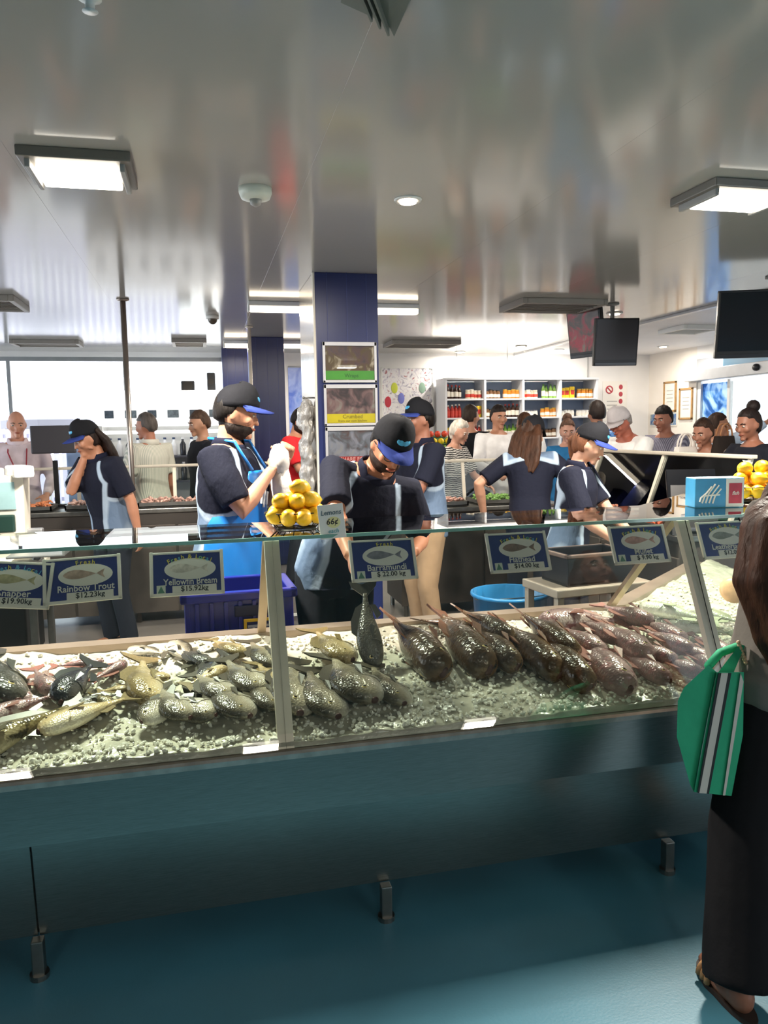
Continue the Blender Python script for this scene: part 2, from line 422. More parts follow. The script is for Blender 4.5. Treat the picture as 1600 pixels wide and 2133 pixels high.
# ------------------------------------------------------------------ columns and poles
def column(x, y, w_, d_, label, steel=True, h=ZC):
    t = thing('column', label, 'column', (x, y, 0))
    b = MB(); b.bbox((0, 0, h / 2), (w_, d_, h), 0.006); b.build('cladding', NAVY, t)
    for i in (-1, 0, 1):
        bb = MB(); bb.box((i * w_ / 3.2, -d_ / 2 - 0.001, h / 2), (0.005, 0.004, h)); bb.build('joint_strip', mat('navy_joint', '2b3770', 0.4), t)
    if steel:
        bb = MB(); bb.box((-w_ / 2 - 0.004, 0, h / 2), (0.008, d_ * 0.98, h - 0.004)); bb.build('steel_side', mat('bright_steel', 'd5d0c9', 0.22, 1.0, var=0.06), t)
        bb = MB(); bb.box((-w_ / 2 - 0.006, -d_ / 2 + 0.02, h / 2), (0.014, 0.03, h - 0.004)); bb.build('corner_trim', mat('pale_trim', 'd9d2c4', 0.4), t)
    return t
column(1.045, 5.85, 0.45, 0.8, 'big navy clad column carrying framed food posters')
c2 = column(0.8, 9.4, 0.4, 0.4, 'slim navy column behind the man in the blue apron', False)
c3 = column(0.49, 10.6, 0.34, 0.3, 'far dark blue column next to the window end', False)
t = thing('steel_pole', 'thin tall stainless pole from counter to ceiling by the striped shirt', 'pole', (-0.57, 6.75, 0))
b = MB(); b.tube([(0, 0, 0.0), (0, 0, ZC)], 0.022, 14); b.build('tube', mat('pole_steel', '9b9088', 0.3, 0.9), t, True)
b = MB(); b.lathe([(0.05, ZC - 0.001), (0.05, ZC - 0.012), (0.025, ZC - 0.02)], 18); b.build('flange', MATS['pole_steel'], t, True)
t = thing('steel_pole', 'slim white edged pole in front of the slim navy column', 'pole', (0.545, 8.3, 0))
b = MB(); b.tube([(0, 0, 0.0), (0, 0, ZC)], 0.018, 12); b.build('tube', mat('pale_pole', 'd8cfc4', 0.35, 0.4), t, True)
b = MB(); b.lathe([(0.04, ZC - 0.001), (0.04, ZC - 0.012), (0.02, ZC - 0.02)], 18); b.build('flange', MATS['pale_pole'], t, True)
t = thing('wall_switch', 'cream switch plate on the slim navy column', 'switch', (0.85, 9.19, 1.19))
b = MB(); b.bbox((0, 0, 0), (0.085, 0.016, 0.13), 0.008); b.build('plate', mat('cream_plate', 'd9c9ad', 0.4), t)
b = MB(); b.bbox((0, -0.01, 0), (0.03, 0.012, 0.05), 0.004); b.build('rocker', WPLAST, t)

# ------------------------------------------------------------------ display counter (bends away at its right end)
Y0 = 2.28
TURN = R(40)
ND = Vector((2.14, Y0)); MV = Vector((-math.sin(TURN / 2), math.cos(TURN / 2))) / math.cos(TURN / 2)
D2 = Vector((math.cos(TURN), math.sin(TURN))); N2 = Vector((-math.sin(TURN), math.cos(TURN)))
def st_x(X): return lambda d: Vector((X, Y0 + d))
def st_m(d): return ND + MV * d
def st_e(L): return lambda d: ND + D2 * L + N2 * d
def seg(b, prof, s0, s1, mi=0):
    A = [(*s0(d), z) for d, z in prof]; B = [(*s1(d), z) for d, z in prof]
    b.prism(None, A, B, mi); return b
def rect(d0, d1, z0, z1): return [(d0, z0), (d1, z0), (d1, z1), (d0, z1)]
cn = thing('display_counter', 'long stainless steel fish display counter with sloping glass front', 'counter')
SEGS = [(st_x(-1.75), st_x(-0.533)), (st_x(-0.527), st_m), (st_m, st_e(1.6))]
for a, c in SEGS:
    seg(MB(), [(0.05, 0.12), (0.062, 0.12), (0.035, 0.43), (0.022, 0.43)], a, c).build('lower_panel', STEEL, cn)
for a, c in ((st_x(-1.75), st_m), (st_m, st_e(1.6))):
    seg(MB(), [(-0.004, 0.425), (0.02, 0.42), (0.03, 0.6), (0.006, 0.6)], a, c).build('upper_panel', STEEL, cn)
    seg(MB(), [(-0.006, 0.598), (0.05, 0.598), (0.05, 0.622), (0.0, 0.622), (-0.006, 0.614)], a, c).build('front_rail', mat('rail_steel', 'b5a9a0', 0.3, 0.9, var=0.15, scale=20), cn)
    seg(MB(), [(0.065, 0.12), (0.86, 0.12), (0.86, 0.74), (0.038, 0.43), (0.038, 0.585)], a, c).build('tray_body', STEEL_D, cn)
    seg(MB(), [(0.80, 0.74), (0.88, 0.74), (0.88, 0.79), (0.80, 0.79)], a, c).build('rear_rail', mat('rear_rail_steel', 'a08f80', 0.4, 0.7, var=0.1), cn)
for X in (-1.55, -0.53, 0.53, 1.57):
    b = MB(); b.bbox((X, Y0 + 0.03, 0.06), (0.035, 0.035, 0.12), 0.004); b.cyl((X, Y0 + 0.03, 0.008), 0.028, 0.016, 14); b.build('leg', STEEL_D, cn)
    b = MB(); b.bbox((X, Y0 + 0.8, 0.06), (0.035, 0.035, 0.12), 0.004); b.build('leg', STEEL_D, cn)
for L in (0.7, 1.5):
    p = st_e(L)(0.05); b = MB(); b.bbox((p.x, p.y, 0.06), (0.035, 0.035, 0.12), 0.004, rz=TURN); b.build('leg', STEEL_D, cn)
# posts of the glass: front leaning post and rear leg of the A-frame
GB, GT = (0.025, 0.62), (0.305, 1.238)
for X in (-1.36, 0.22, 1.795):
    b = MB()
    for (d0, z0), (d1, z1), w_ in (((0.018, 0.615), (0.31, 1.232), 0.05),):
        b.prism(None, [(X - w_ / 2, Y0 + d0, z0), (X + w_ / 2, Y0 + d0, z0), (X + w_ / 2, Y0 + d0 + 0.03, z0), (X - w_ / 2, Y0 + d0 + 0.03, z0)],
                [(X - w_ / 2, Y0 + d1, z1), (X + w_ / 2, Y0 + d1, z1), (X + w_ / 2, Y0 + d1 + 0.03, z1), (X - w_ / 2, Y0 + d1 + 0.03, z1)])
    b.build('front_post', STEEL_P, cn)
    b = MB(); w_ = 0.032; xx = X - 0.01
    b.prism(None, [(xx - w_ / 2, Y0 + 0.81, 0.78), (xx + w_ / 2, Y0 + 0.81, 0.78), (xx + w_ / 2, Y0 + 0.84, 0.78), (xx - w_ / 2, Y0 + 0.84, 0.78)],
            [(xx - w_ / 2, Y0 + 0.345, 1.232), (xx + w_ / 2, Y0 + 0.345, 1.232), (xx + w_ / 2, Y0 + 0.375, 1.232), (xx - w_ / 2, Y0 + 0.375, 1.232)])
    b.build('rear_post', mat('warm_post', 'b09a80', 0.4, 0.7), cn)
def gpane(b, prof, a, c):
    seg(b, prof, a, c)
    return b
PS = [st_x(-1.75), st_x(-1.36), st_x(0.22), st_x(1.795), st_m, st_e(1.6)]
for a, c in zip(PS[:-1], PS[1:]):
    seg(MB(), [(0.016, 0.622), (0.022, 0.622), (0.302, 1.236), (0.296, 1.236)], a, c).build('glass_pane', GLASS, cn)
SH = [st_x(-1.75), st_x(0.22), st_m, st_e(1.6)]
for a, c in zip(SH[:-1], SH[1:]):
    seg(MB(), rect(0.29, 0.74, 1.238, 1.248), a, c).build('glass_shelf', GLASS_SH, cn)
    seg(MB(), rect(0.285, 0.2905, 1.237, 1.249), a, c).build('shelf_edge', GEDGE, cn)
# ice bed
def bedz(d): return 0.632 + 0.175 * d
def bed_xy(s, d):
    if s < ND.x + MV.x * d: return Vector((s, Y0 + d))
    q = s - (ND.x + MV.x * d); p = ND + MV * d + D2 * q
    return p
def ice_z(x, y, d): return max(bedz(d), 0.0) + 0.006 + min(1, d / 0.1) * 0.022 * noise.noise((x * 6, y * 6, 1.3)) + 0.008 * noise.noise((x * 22, y * 22, 4))
b = MB(); NX, NY = 230, 44
for j in range(NY + 1):
    for i in range(NX + 1):
        d = 0.024 + 0.776 * j / NY; s = -1.74 + 5.1 * i / NX; p = bed_xy(s, d)
        b.v.append(Vector((p.x, p.y, ice_z(p.x, p.y, d) - 0.004)))
for i in range(NX + 1):
    q = b.v[i]; b.v.append(Vector((q.x, q.y, 0.6)))
_o = (NX + 1) * (NY + 1)
for i in range(NX): b.f.append([_o + i, _o + i + 1, i + 1, i]); b.mi.append(0)
for j in range(NY):
    for i in range(NX):
        k = j * (NX + 1) + i; b.f.append([k, k + 1, k + NX + 2, k + NX + 1]); b.mi.append(0)
def ice_mat():
    m = mat('crushed_ice', 'bdb8a8', 0.16, 0, 0.6, var=0.16, scale=14, bump=0.3, bscale=60)
    bs = m.node_tree.nodes['Principled BSDF']
    bs.inputs['Subsurface Weight'].default_value = 0.0
    return m
ICE = ice_mat()
o = b.build('crushed_ice', ICE, None, True)
tag(o, 'bed of wet crushed ice under the fish', 'ice', kind='stuff')
b = MB()
bm = bmesh.new(); bmesh.ops.create_icosphere(bm, subdivisions=1, radius=1)
IV = [v.co.copy() for v in bm.verts]; IF = [[v.index for v in f.verts] for f in bm.faces]; bm.free()
ri = random.Random(3)
for k in range(5200):
    d = 0.04 + 0.74 * ri.random() ** 1.4; s = -0.95 + 3.9 * ri.random(); p = bed_xy(s, d)
    r_ = ri.uniform(0.004, 0.010)
    M = Matrix.Rotation(ri.uniform(0, 6.3), 3, 'Z') @ Matrix.Rotation(ri.uniform(0, 3), 3, 'X') @ Matrix.Diagonal((ri.uniform(.6, 1.5), ri.uniform(.6, 1.2), ri.uniform(.5, 1)))
    c = Vector((p.x, p.y, ice_z(p.x, p.y, d) + r_ * 0.2))
    b.add([M @ v * r_ * ri.uniform(0.8, 1.15) + c for v in IV], IF)
o = b.build('ice_chips', mat('ice_chip', 'e9e6da', 0.2, 0, 0.7, var=0.12, scale=40), None)
tag(o, 'loose chips of ice scattered over the display bed', 'ice', kind='stuff')

# ------------------------------------------------------------------ fish
def fish_mat(key, back, side, belly, H, spot=None, rough=0.22, scale=55):
    m = bpy.data.materials.new(key); m.use_nodes = True
    nt = m.node_tree; b = nt.nodes['Principled BSDF']; L = nt.links
    b.inputs['Roughness'].default_value = rough; b.inputs['Coat Weight'].default_value = 0.3; b.inputs['Coat Roughness'].default_value = 0.08
    b.inputs['Metallic'].default_value = 0.15
    tc = nt.nodes.new('ShaderNodeTexCoord'); sx = nt.nodes.new('ShaderNodeSeparateXYZ'); L.new(tc.outputs['Object'], sx.inputs[0])
    mr = nt.nodes.new('ShaderNodeMapRange'); mr.inputs[1].default_value = -H; mr.inputs[2].default_value = H; L.new(sx.outputs['Z'], mr.inputs[0])
    n = nt.nodes.new('ShaderNodeTexNoise'); n.inputs['Scale'].default_value = 7; n.inputs['Detail'].default_value = 4; L.new(tc.outputs['Object'], n.inputs['Vector'])
    ad = nt.nodes.new('ShaderNodeMath'); ad.operation = 'MULTIPLY_ADD'; ad.inputs[1].default_value = 0.5; L.new(n.outputs[0], ad.inputs[0])
    sb = nt.nodes.new('ShaderNodeMath'); sb.operation = 'SUBTRACT'; sb.inputs[1].default_value = 0.25; L.new(mr.outputs[0], sb.inputs[0]); L.new(sb.outputs[0], ad.inputs[2])
    r = nt.nodes.new('ShaderNodeValToRGB'); L.new(ad.outputs[0], r.inputs[0]); e = r.color_ramp.elements
    e[0].color = lin(belly); e[0].position = 0.12; e[1].color = lin(back); e[1].position = 0.85
    q = e.new(0.45); q.color = lin(side)
    out = r.outputs[0]
    if spot:
        n2 = nt.nodes.new('ShaderNodeTexNoise'); n2.inputs['Scale'].default_value = 16; n2.inputs['Detail'].default_value = 6; L.new(tc.outputs['Object'], n2.inputs['Vector'])
        r2 = nt.nodes.new('ShaderNodeValToRGB'); r2.color_ramp.elements[0].position = 0.52; r2.color_ramp.elements[1].position = 0.62; L.new(n2.outputs[0], r2.inputs[0])
        mx = nt.nodes.new('ShaderNodeMix'); mx.data_type = 'RGBA'; L.new(r2.outputs[0], mx.inputs[0]); L.new(out, mx.inputs[6]); mx.inputs[7].default_value = lin(spot); out = mx.outputs[2]
    L.new(out, b.inputs['Base Color'])
    vo = nt.nodes.new('ShaderNodeTexVoronoi'); vo.inputs['Scale'].default_value = scale; L.new(tc.outputs['Object'], vo.inputs['Vector'])
    bp = nt.nodes.new('ShaderNodeBump'); bp.inputs['Strength'].default_value = 0.22; bp.inputs['Distance'].default_value = 0.01
    L.new(vo.outputs['Distance'], bp.inputs['Height']); L.new(bp.outputs[0], b.inputs['Normal'])
    return m
#        half-height, half-width, head blunt, colours
KINDS = {
 'bream':  (0.195, 0.085, 0.55, ('4a4336', 'b0a48e', 'f0e8da', None)),
 'golden': (0.17, 0.09, 0.5, ('7a6844', 'd2b98c', 'f0e4cc', None)),
 'olive':  (0.125, 0.085, 0.4, ('4a4128', '84744c', 'b7a98a', '3c331f')),
 'brown':  (0.105, 0.10, 0.35, ('4b3b2e', '7a5f47', 'b98250', '3a2e25')),
 'slate':  (0.14, 0.08, 0.45, ('3d3a36', '5a554e', '857c70', None)),
 'pink':   (0.115, 0.09, 0.42, ('7d6463', 'b59694', 'e2cdc6', '96686a')),
 'black':  (0.15, 0.09, 0.45, ('17171a', '2b2a2b', '6c6660', None)),
 'pale':   (0.085, 0.06, 0.35, ('9a9d80', 'c6c8b2', 'e4e2d4', None)),
}
FM = {k: fish_mat('skin_' + k, v[3][0], v[3][1], v[3][2], v[0], v[3][3]) for k, v in KINDS.items()}
FINM = {k: mat('fin_' + k, v[3][0] if k not in ('pink', 'brown') else ('8c5a50' if k == 'pink' else '6d4630'), 0.35, var=0.25, scale=30, stretch=(1, 1, 4)) for k, v in KINDS.items()}
EYEW = mat('fish_eye_rim', 'c9b27a', 0.15); EYEB = mat('fish_pupil', '0a0a0c', 0.06)
MOUTH = mat('fish_mouth', '4d2b24', 0.4)
FMESH = {}
def fish_mesh(kind):
    if kind in FMESH: return FMESH[kind]
    H, W, blunt, _ = KINDS[kind]
    NR, NS = 20, 16
    def prof(t):   # t 0 nose .. 1 tail root
        a = (t / 0.34) ** blunt if t < 0.34 else 1
        if t < 0.34: s = math.sin(min(1, a) * math.pi / 2)
        else: s = (math.cos((t - 0.34) / 0.66 * math.pi) * 0.5 + 0.5) * 0.83 + 0.17
        return max(s, 0.05)
    rings = []
    for i in range(NR + 1):
        t = i / NR; x = 0.5 - 0.86 * t; p = prof(t)
        h = H * p; wv = W * max(p ** 0.9, 0.06) * (1 - 0.35 * max(0, t - 0.5))
        zc = 0.02 * math.sin(t * math.pi) * H / 0.15
        rings.append([(x, wv * math.cos(a) * (1 + 0.0 * math.sin(a)), zc + h * math.sin(a) * (1.0 if math.sin(a) > 0 else 0.92)) for a in [2 * math.pi * k / NS for k in range(NS)]])
    body = MB().loft(rings)
    parts = [('body', body, FM[kind], True)]
    def fin(pts, th, name):
        b = MB(); n = len(pts)
        b.prism(None, [(x, -th, z) for x, z in pts], [(x, th, z) for x, z in pts]); parts.append((name, b, FINM[kind], False))
    q_ = 0.55 if kind == 'brown' else 1.0
    fin([(-0.33, H * 0.16), (-0.44, (H * 0.75 + 0.03) * q_), (-0.52, (H * 0.9 + 0.03) * q_), (-0.47, 0.02), (-0.52, (-H * 0.85 - 0.03) * q_), (-0.44, (-H * 0.7 - 0.03) * q_), (-0.33, -H * 0.16)], 0.006, 'tail_fin')
    z1 = H * 0.9
    fin([(0.16, z1 * 0.98), (0.08, z1 + 0.07 * q_), (-0.05, z1 * 0.95 + 0.07 * q_), (-0.2, z1 * 0.55 + 0.055 * q_), (-0.25, z1 * 0.35), (-0.1, z1 * 0.6), (0.05, z1 * 0.85)], 0.004, 'dorsal_fin')
    fin([(-0.05, -z1 * 0.7), (-0.1, -z1 * 0.75 - 0.05), (-0.22, -z1 * 0.45 - 0.035), (-0.22, -z1 * 0.3)], 0.004, 'anal_fin')
    for s in (-1, 1):
        b = MB(); b.prism(None, [(0.2, s * W * 0.92, -0.01), (0.06, s * (W + 0.018), -0.045), (0.03, s * (W + 0.014), -0.0), (0.1, s * (W + 0.006), 0.015)],
                          [(0.2, s * (W * 0.92 + 0.008), -0.01), (0.06, s * (W + 0.024), -0.045), (0.03, s * (W + 0.02), 0.0), (0.1, s * (W + 0.012), 0.015)])
        parts.append(('pectoral_fin', b, FINM[kind], False))
        ey = prof(0.13)
        b = MB(); b.ell((0.385, s * W * ey * 0.86, H * 0.22), (0.024, 0.012, 0.024), 12, 8); parts.append(('eye', b, EYEW, True))
        b = MB(); b.ell((0.385, s * (W * ey * 0.86 + 0.007), H * 0.22), (0.014, 0.008, 0.014), 10, 6); parts.append(('pupil', b, EYEB, True))
        # gill cover ridge
        b = MB(); b.tube([(0.24 - 0.05 * math.cos(a * 1.3), s * (W * 0.94 * math.cos(a * 0.75) + 0.001), H * 0.75 * math.sin(a)) for a in [R(q) for q in range(-75, 76, 25)]], 0.007, 6)
        parts.append(('gill_cover', b, FM[kind], True))
    b = MB(); b.ell((0.492, 0, -0.01), (0.016, W * 0.32, H * 0.12 + 0.006), 10, 6); parts.append(('mouth', b, MOUTH, True))
    FMESH[kind] = [(n, bb.mesh(n, mt, sm)) for n, bb, mt, sm in parts]
    for n, me in FMESH[kind]:
        bm = bmesh.new(); bm.from_mesh(me); bmesh.ops.recalc_face_normals(bm, faces=bm.faces); bm.to_mesh(me); bm.free()
    return FMESH[kind]
def at_bed(x, y, h=0.0):
    d = ray(x, y)   # plane z = .632+.175*(y-2.28)+h
    c = 0.632 - 0.175 * 2.28 + h
    s = (c - CAM_H) / (d.z - 0.175 * d.y)
    return CC + d * s
def put_fish(kind, nose, tail, h, roll, label, group, fat=1.0, world=None):
    if world: a, t = Vector(world[0]), Vector(world[1])
    else: a, t = at_bed(*nose, h), at_bed(*tail, h)
    ax = (a - t); L = ax.length; ax.normalize()
    up = Vector((0, -0.175, 1)).normalized()
    side = up.cross(ax).normalized(); up = ax.cross(side).normalized()
    M = Matrix((ax, side, up)).transposed().to_4x4() @ Matrix.Rotation(R(roll), 4, 'X')
    M.translation = (a + t) / 2
    r = thing('fish', label, 'fish', group=group)
    S = Matrix.Diagonal((L, L * fat, L * fat, 1))
    M = M @ S
    r.matrix_world = M
    for n, me in fish_mesh(kind): link(n, me, r)
    return r
G1, G2, G3, G4 = 'fish at the left of the post', 'bream right of the post', 'dark flatheads on the ice', 'pinkish fish at the right'
F = [
 ('olive', (-150, 1612), (165, 1462), .045, 80, 'long olive brown fish cut off by the left picture edge', G1, .8),
 ('golden', (88, 1520), (275, 1450), .04, 100, 'pale golden fish lying nearest the front at left', G1, .95),
 ('pink', (-40, 1505), (120, 1445), .035, 75, 'pale pinkish fish behind the long olive one', G1, 1),
 ('slate', (30, 1455), (-30, 1350), .05, 60, 'dark grey fish at the left edge pointing down', G1, 1),
 ('pink', (30, 1435), (100, 1405), .03, 90, 'small pink fish left of the black one', G1, 1.1),
 ('pink', (210, 1378), (110, 1388), .03, 90, 'slender pale pink fish in the back row at left', G1, .9),
 ('black', (128, 1458), (195, 1380), .05, 70, 'shiny black fish with a wet highlight', G1, 1.1),
 ('pink', (258, 1382), (190, 1418), .03, 85, 'pale fish with orange tint right of the black one', G1, 1.2),
 ('slate', (160, 1470), (250, 1445), .035, 80, 'grey fish directly behind the golden one', G1, 1),
 ('golden', (272, 1432), (205, 1440), .03, 80, 'small whitish fish right of the shiny black one', G1, 1.2),
 ('golden', (318, 1462), (296, 1372), .03, 70, 'yellowish bream standing apart on the ice', G1, 1.0),
 ('bream', (270, 1352), (345, 1362), .02, 90, 'faint pale bream far back under the trout sign', G1, .9),
 ('bream', (360, 1340), (400, 1385), .02, 90, 'pale bream far back under the bream sign', G1, .9),
 ('bream', (298, 1500), (400, 1442), .035, 75, 'bream with bright head at the front of the left pile', G1, 1),
 ('bream', (444, 1488), (345, 1448), .045, 105, 'silver bream pointing right in the left pile front', G1, 1),
 ('bream', (515, 1488), (438, 1415), .05, 80, 'bream second from the front post in the front row', G1, 1),
 ('golden', (468, 1392), (388, 1428), .06, 95, 'white gold bream on top of the left pile', G1, 1),
 ('bream', (545, 1435), (468, 1372), .06, 85, 'bream in the second row just left of the front post', G1, 1),
 ('golden', (508, 1362), (440, 1332), .04, 75, 'golden headed bream at the very back left of post', G1, 1.1),
 ('bream', (578, 1472), (520, 1412), .05, 80, 'bream half hidden by the front post on its left', G1, 1),
 ('bream', (575, 1385), (520, 1335), .04, 80, 'back row bream behind the front post', G1, 1),
 ('slate', (420, 1422), (470, 1360), .05, 80, 'dark bluish fish in the middle of the left pile', G1, .9),
 ('pink', (60, 1462), (10, 1420), .03, 85, 'small pinkish fish against the left picture edge', G1, 1.2),
 ('pink', (112, 1440), (70, 1392), .03, 85, 'small reddish fish pointing at viewer left of the black one', G1, 1.2),
 ('olive', (235, 1470), (180, 1440), .03, 85, 'short olive fish tucked behind the golden one', G1, 1.2),
 ('golden', (350, 1412), (290, 1400), .03, 80, 'small golden fish right of the upright yellowish bream', G1, 1.1),
 ('bream', (392, 1492), (330, 1430), .045, 85, 'bream squeezed into the front of the left pile', G1, 1.0),
 ('bream', (480, 1448), (405, 1402), .065, 90, 'silver bream in the middle of the left pile', G1, 1.0),
 ('slate', (440, 1382), (372, 1352), .03, 85, 'grey fish at the back of the left pile', G1, 1.0),
 ('golden', (590, 1432), (535, 1380), .05, 80, 'golden bream glimpsed right behind the front post', G1, 1.0),
 ('bream', (622, 1480), (606, 1372), .045, 70, 'slim bream right against the front post', G2, .9),
 ('bream', (700, 1488), (640, 1392), .04, 75, 'bream second right of the post pointing at viewer', G2, .95),
 ('bream', (775, 1455), (690, 1365), .06, 80, 'large scaly silver bream in the middle of the ice', G2, 1.05),
 ('bream', (838, 1462), (772, 1385), .035, 75, 'bream at the right end of the silver row', G2, .95),
 ('golden', (730, 1372), (655, 1312), .06, 80, 'brown and gold bream behind the held fish', G2, 1.05),
 ('brown', (918, 1395), (815, 1285), .045, 25, 'dark flathead nearest the held fish with pale snout', G3, 1.15),
 ('brown', (1012, 1390), (915, 1275), .045, -10, 'dark flathead second from the held fish', G3, 1.1),
 ('brown', (1072, 1385), (985, 1300), .055, 15, 'flathead with orange belly in the middle of the dark pile', G3, 1.1),
 ('brown', (1062, 1330), (955, 1268), .07, 10, 'flathead on top at the back of the dark pile', G3, 1.1),
 ('brown', (1160, 1400), (1040, 1290), .05, 0, 'long flathead left of the frontmost one', G3, 1.0),
 ('brown', (1222, 1425), (1105, 1305), .045, 10, 'frontmost flathead of the dark pile beside the pink fish', G3, .95),
 ('brown', (1195, 1362), (1080, 1272), .075, -12, 'flathead on top at the right of the dark pile', G3, 1.0),
 ('brown', (980, 1310), (865, 1290), .045, 60, 'reddish brown flathead across the back of the pile', G3, 1.0),
 ('pink', (1140, 1300), (1290, 1292), .05, 80, 'pink fish with orange belly at the back left of its pile', G4, 1.1),
 ('pink', (1300, 1425), (1225, 1335), .035, 70, 'pink fish frontmost at the left of its pile', G4, 1.1),
 ('pink', (1345, 1362), (1262, 1300), .07, 70, 'pink fish high in the middle of its pile', G4, 1.15),
 ('pink', (1385, 1412), (1295, 1358), .045, 80, 'pink fish second from front in its pile', G4, 1.05),
 ('pink', (1435, 1352), (1340, 1312), .07, 75, 'pink fish high at the right of its pile', G4, 1.1),
 ('pink', (1462, 1405), (1370, 1366), .045, 75, 'pink fish just left of the green bag', G4, 1.05),
 ('pink', (1350, 1292), (1255, 1262), .075, 80, 'purplish fish topmost at the back of the pink pile', G4, 1.2),
 ('pink', (1500, 1395), (1420, 1352), .05, 70, 'pink fish partly behind the green bag', G4, 1.05),
 ('pink', (1520, 1360), (1440, 1322), .055, 80, 'pink fish behind the right post', G4, 1.05),
 ('pink', (1250, 1355), (1170, 1305), .05, 80, 'pink fish touching the frontmost flathead', G4, 1.1),
 ('pink', (1250, 1400), (1180, 1350), .03, 80, 'small pink fish low between the flatheads and pink pile', G4, 1.1),
 ('pink', (1400, 1372), (1310, 1338), .06, 80, 'pink fish buried in the middle of its pile', G4, 1.1),
 ('pink', (1290, 1330), (1200, 1290), .06, 75, 'pink fish lying on the left shoulder of its pile', G4, 1.1),
 ('pink', (1420, 1330), (1330, 1290), .06, 80, 'mauve fish at the back right of the pink pile', G4, 1.1),
 ('pink', (1480, 1372), (1400, 1340), .06, 80, 'pink fish left of the right post', G4, 1.1),
 ('pale', (1330, 1262), (1500, 1296), .03, 85, 'long pale green fish at the back right of the ice', G4, 1.2),
 ('pale', (1420, 1268), (1560, 1300), .03, 85, 'second pale fish at the back right', G4, 1.2),
 ('pale', (1390, 1300), (1540, 1322), .045, 85, 'pale fish in front of the long pale green ones', G4, 1.1),
]
for k, n, t, h, ro, lb, g, ft in F:
    if g == G3: ro = 62 if n[0] % 4 < 2 else 50
    e = {G1: .06, G2: .05, G3: .05, G4: .13}[g] if k != 'pale' else 0
    n2 = (n[0] + (n[0] - t[0]) * e, n[1] + (n[1] - t[1]) * e); t2 = (t[0] - (n[0] - t[0]) * e, t[1] - (n[1] - t[1]) * e)
    put_fish(k, n2, t2, h + .008, ro, lb, g, ft * {G1: 1.15, G2: 1.2, G3: 1.15, G4: 1.35}[g])
# the fish lifted by its tail: standing on its head on the ice
_t = atY(757, 1212, 2.86); _n = at_bed(782, 1392, .03)
put_fish('slate', None, None, 0, 95, 'dark slate fish held up by the tail over the ice', None, 1.05, world=(_n, _t))
FISH_TAIL = _t
# fish and a fillet disc on the angled bed
put_fish('slate', None, None, 0, 85, 'grey fish on the angled bed behind the right sign', 'fish on the angled bed', 1, world=((2.62, 3.02, .83), (2.92, 3.22, .85)))
put_fish('slate', None, None, 0, 85, 'lower grey fish on the angled bed behind the hair', 'fish on the angled bed', 1, world=((2.52, 2.86, .82), (2.84, 3.04, .82)))
b = MB(); b.lathe([(0.03, 0), (0.058, 0.006), (0.062, 0.02), (0.05, 0.032), (0.01, 0.034)], 24)
o = b.build('fish_steak', mat('fish_steak', 'e8b98c', 0.35, var=0.1, scale=40), None, True)
o.location = (2.33, 2.98, .84); o.rotation_euler = (R(60), 0, R(-25))
tag(o, 'round peach coloured fish steak leaning by the right post', 'fish steak')

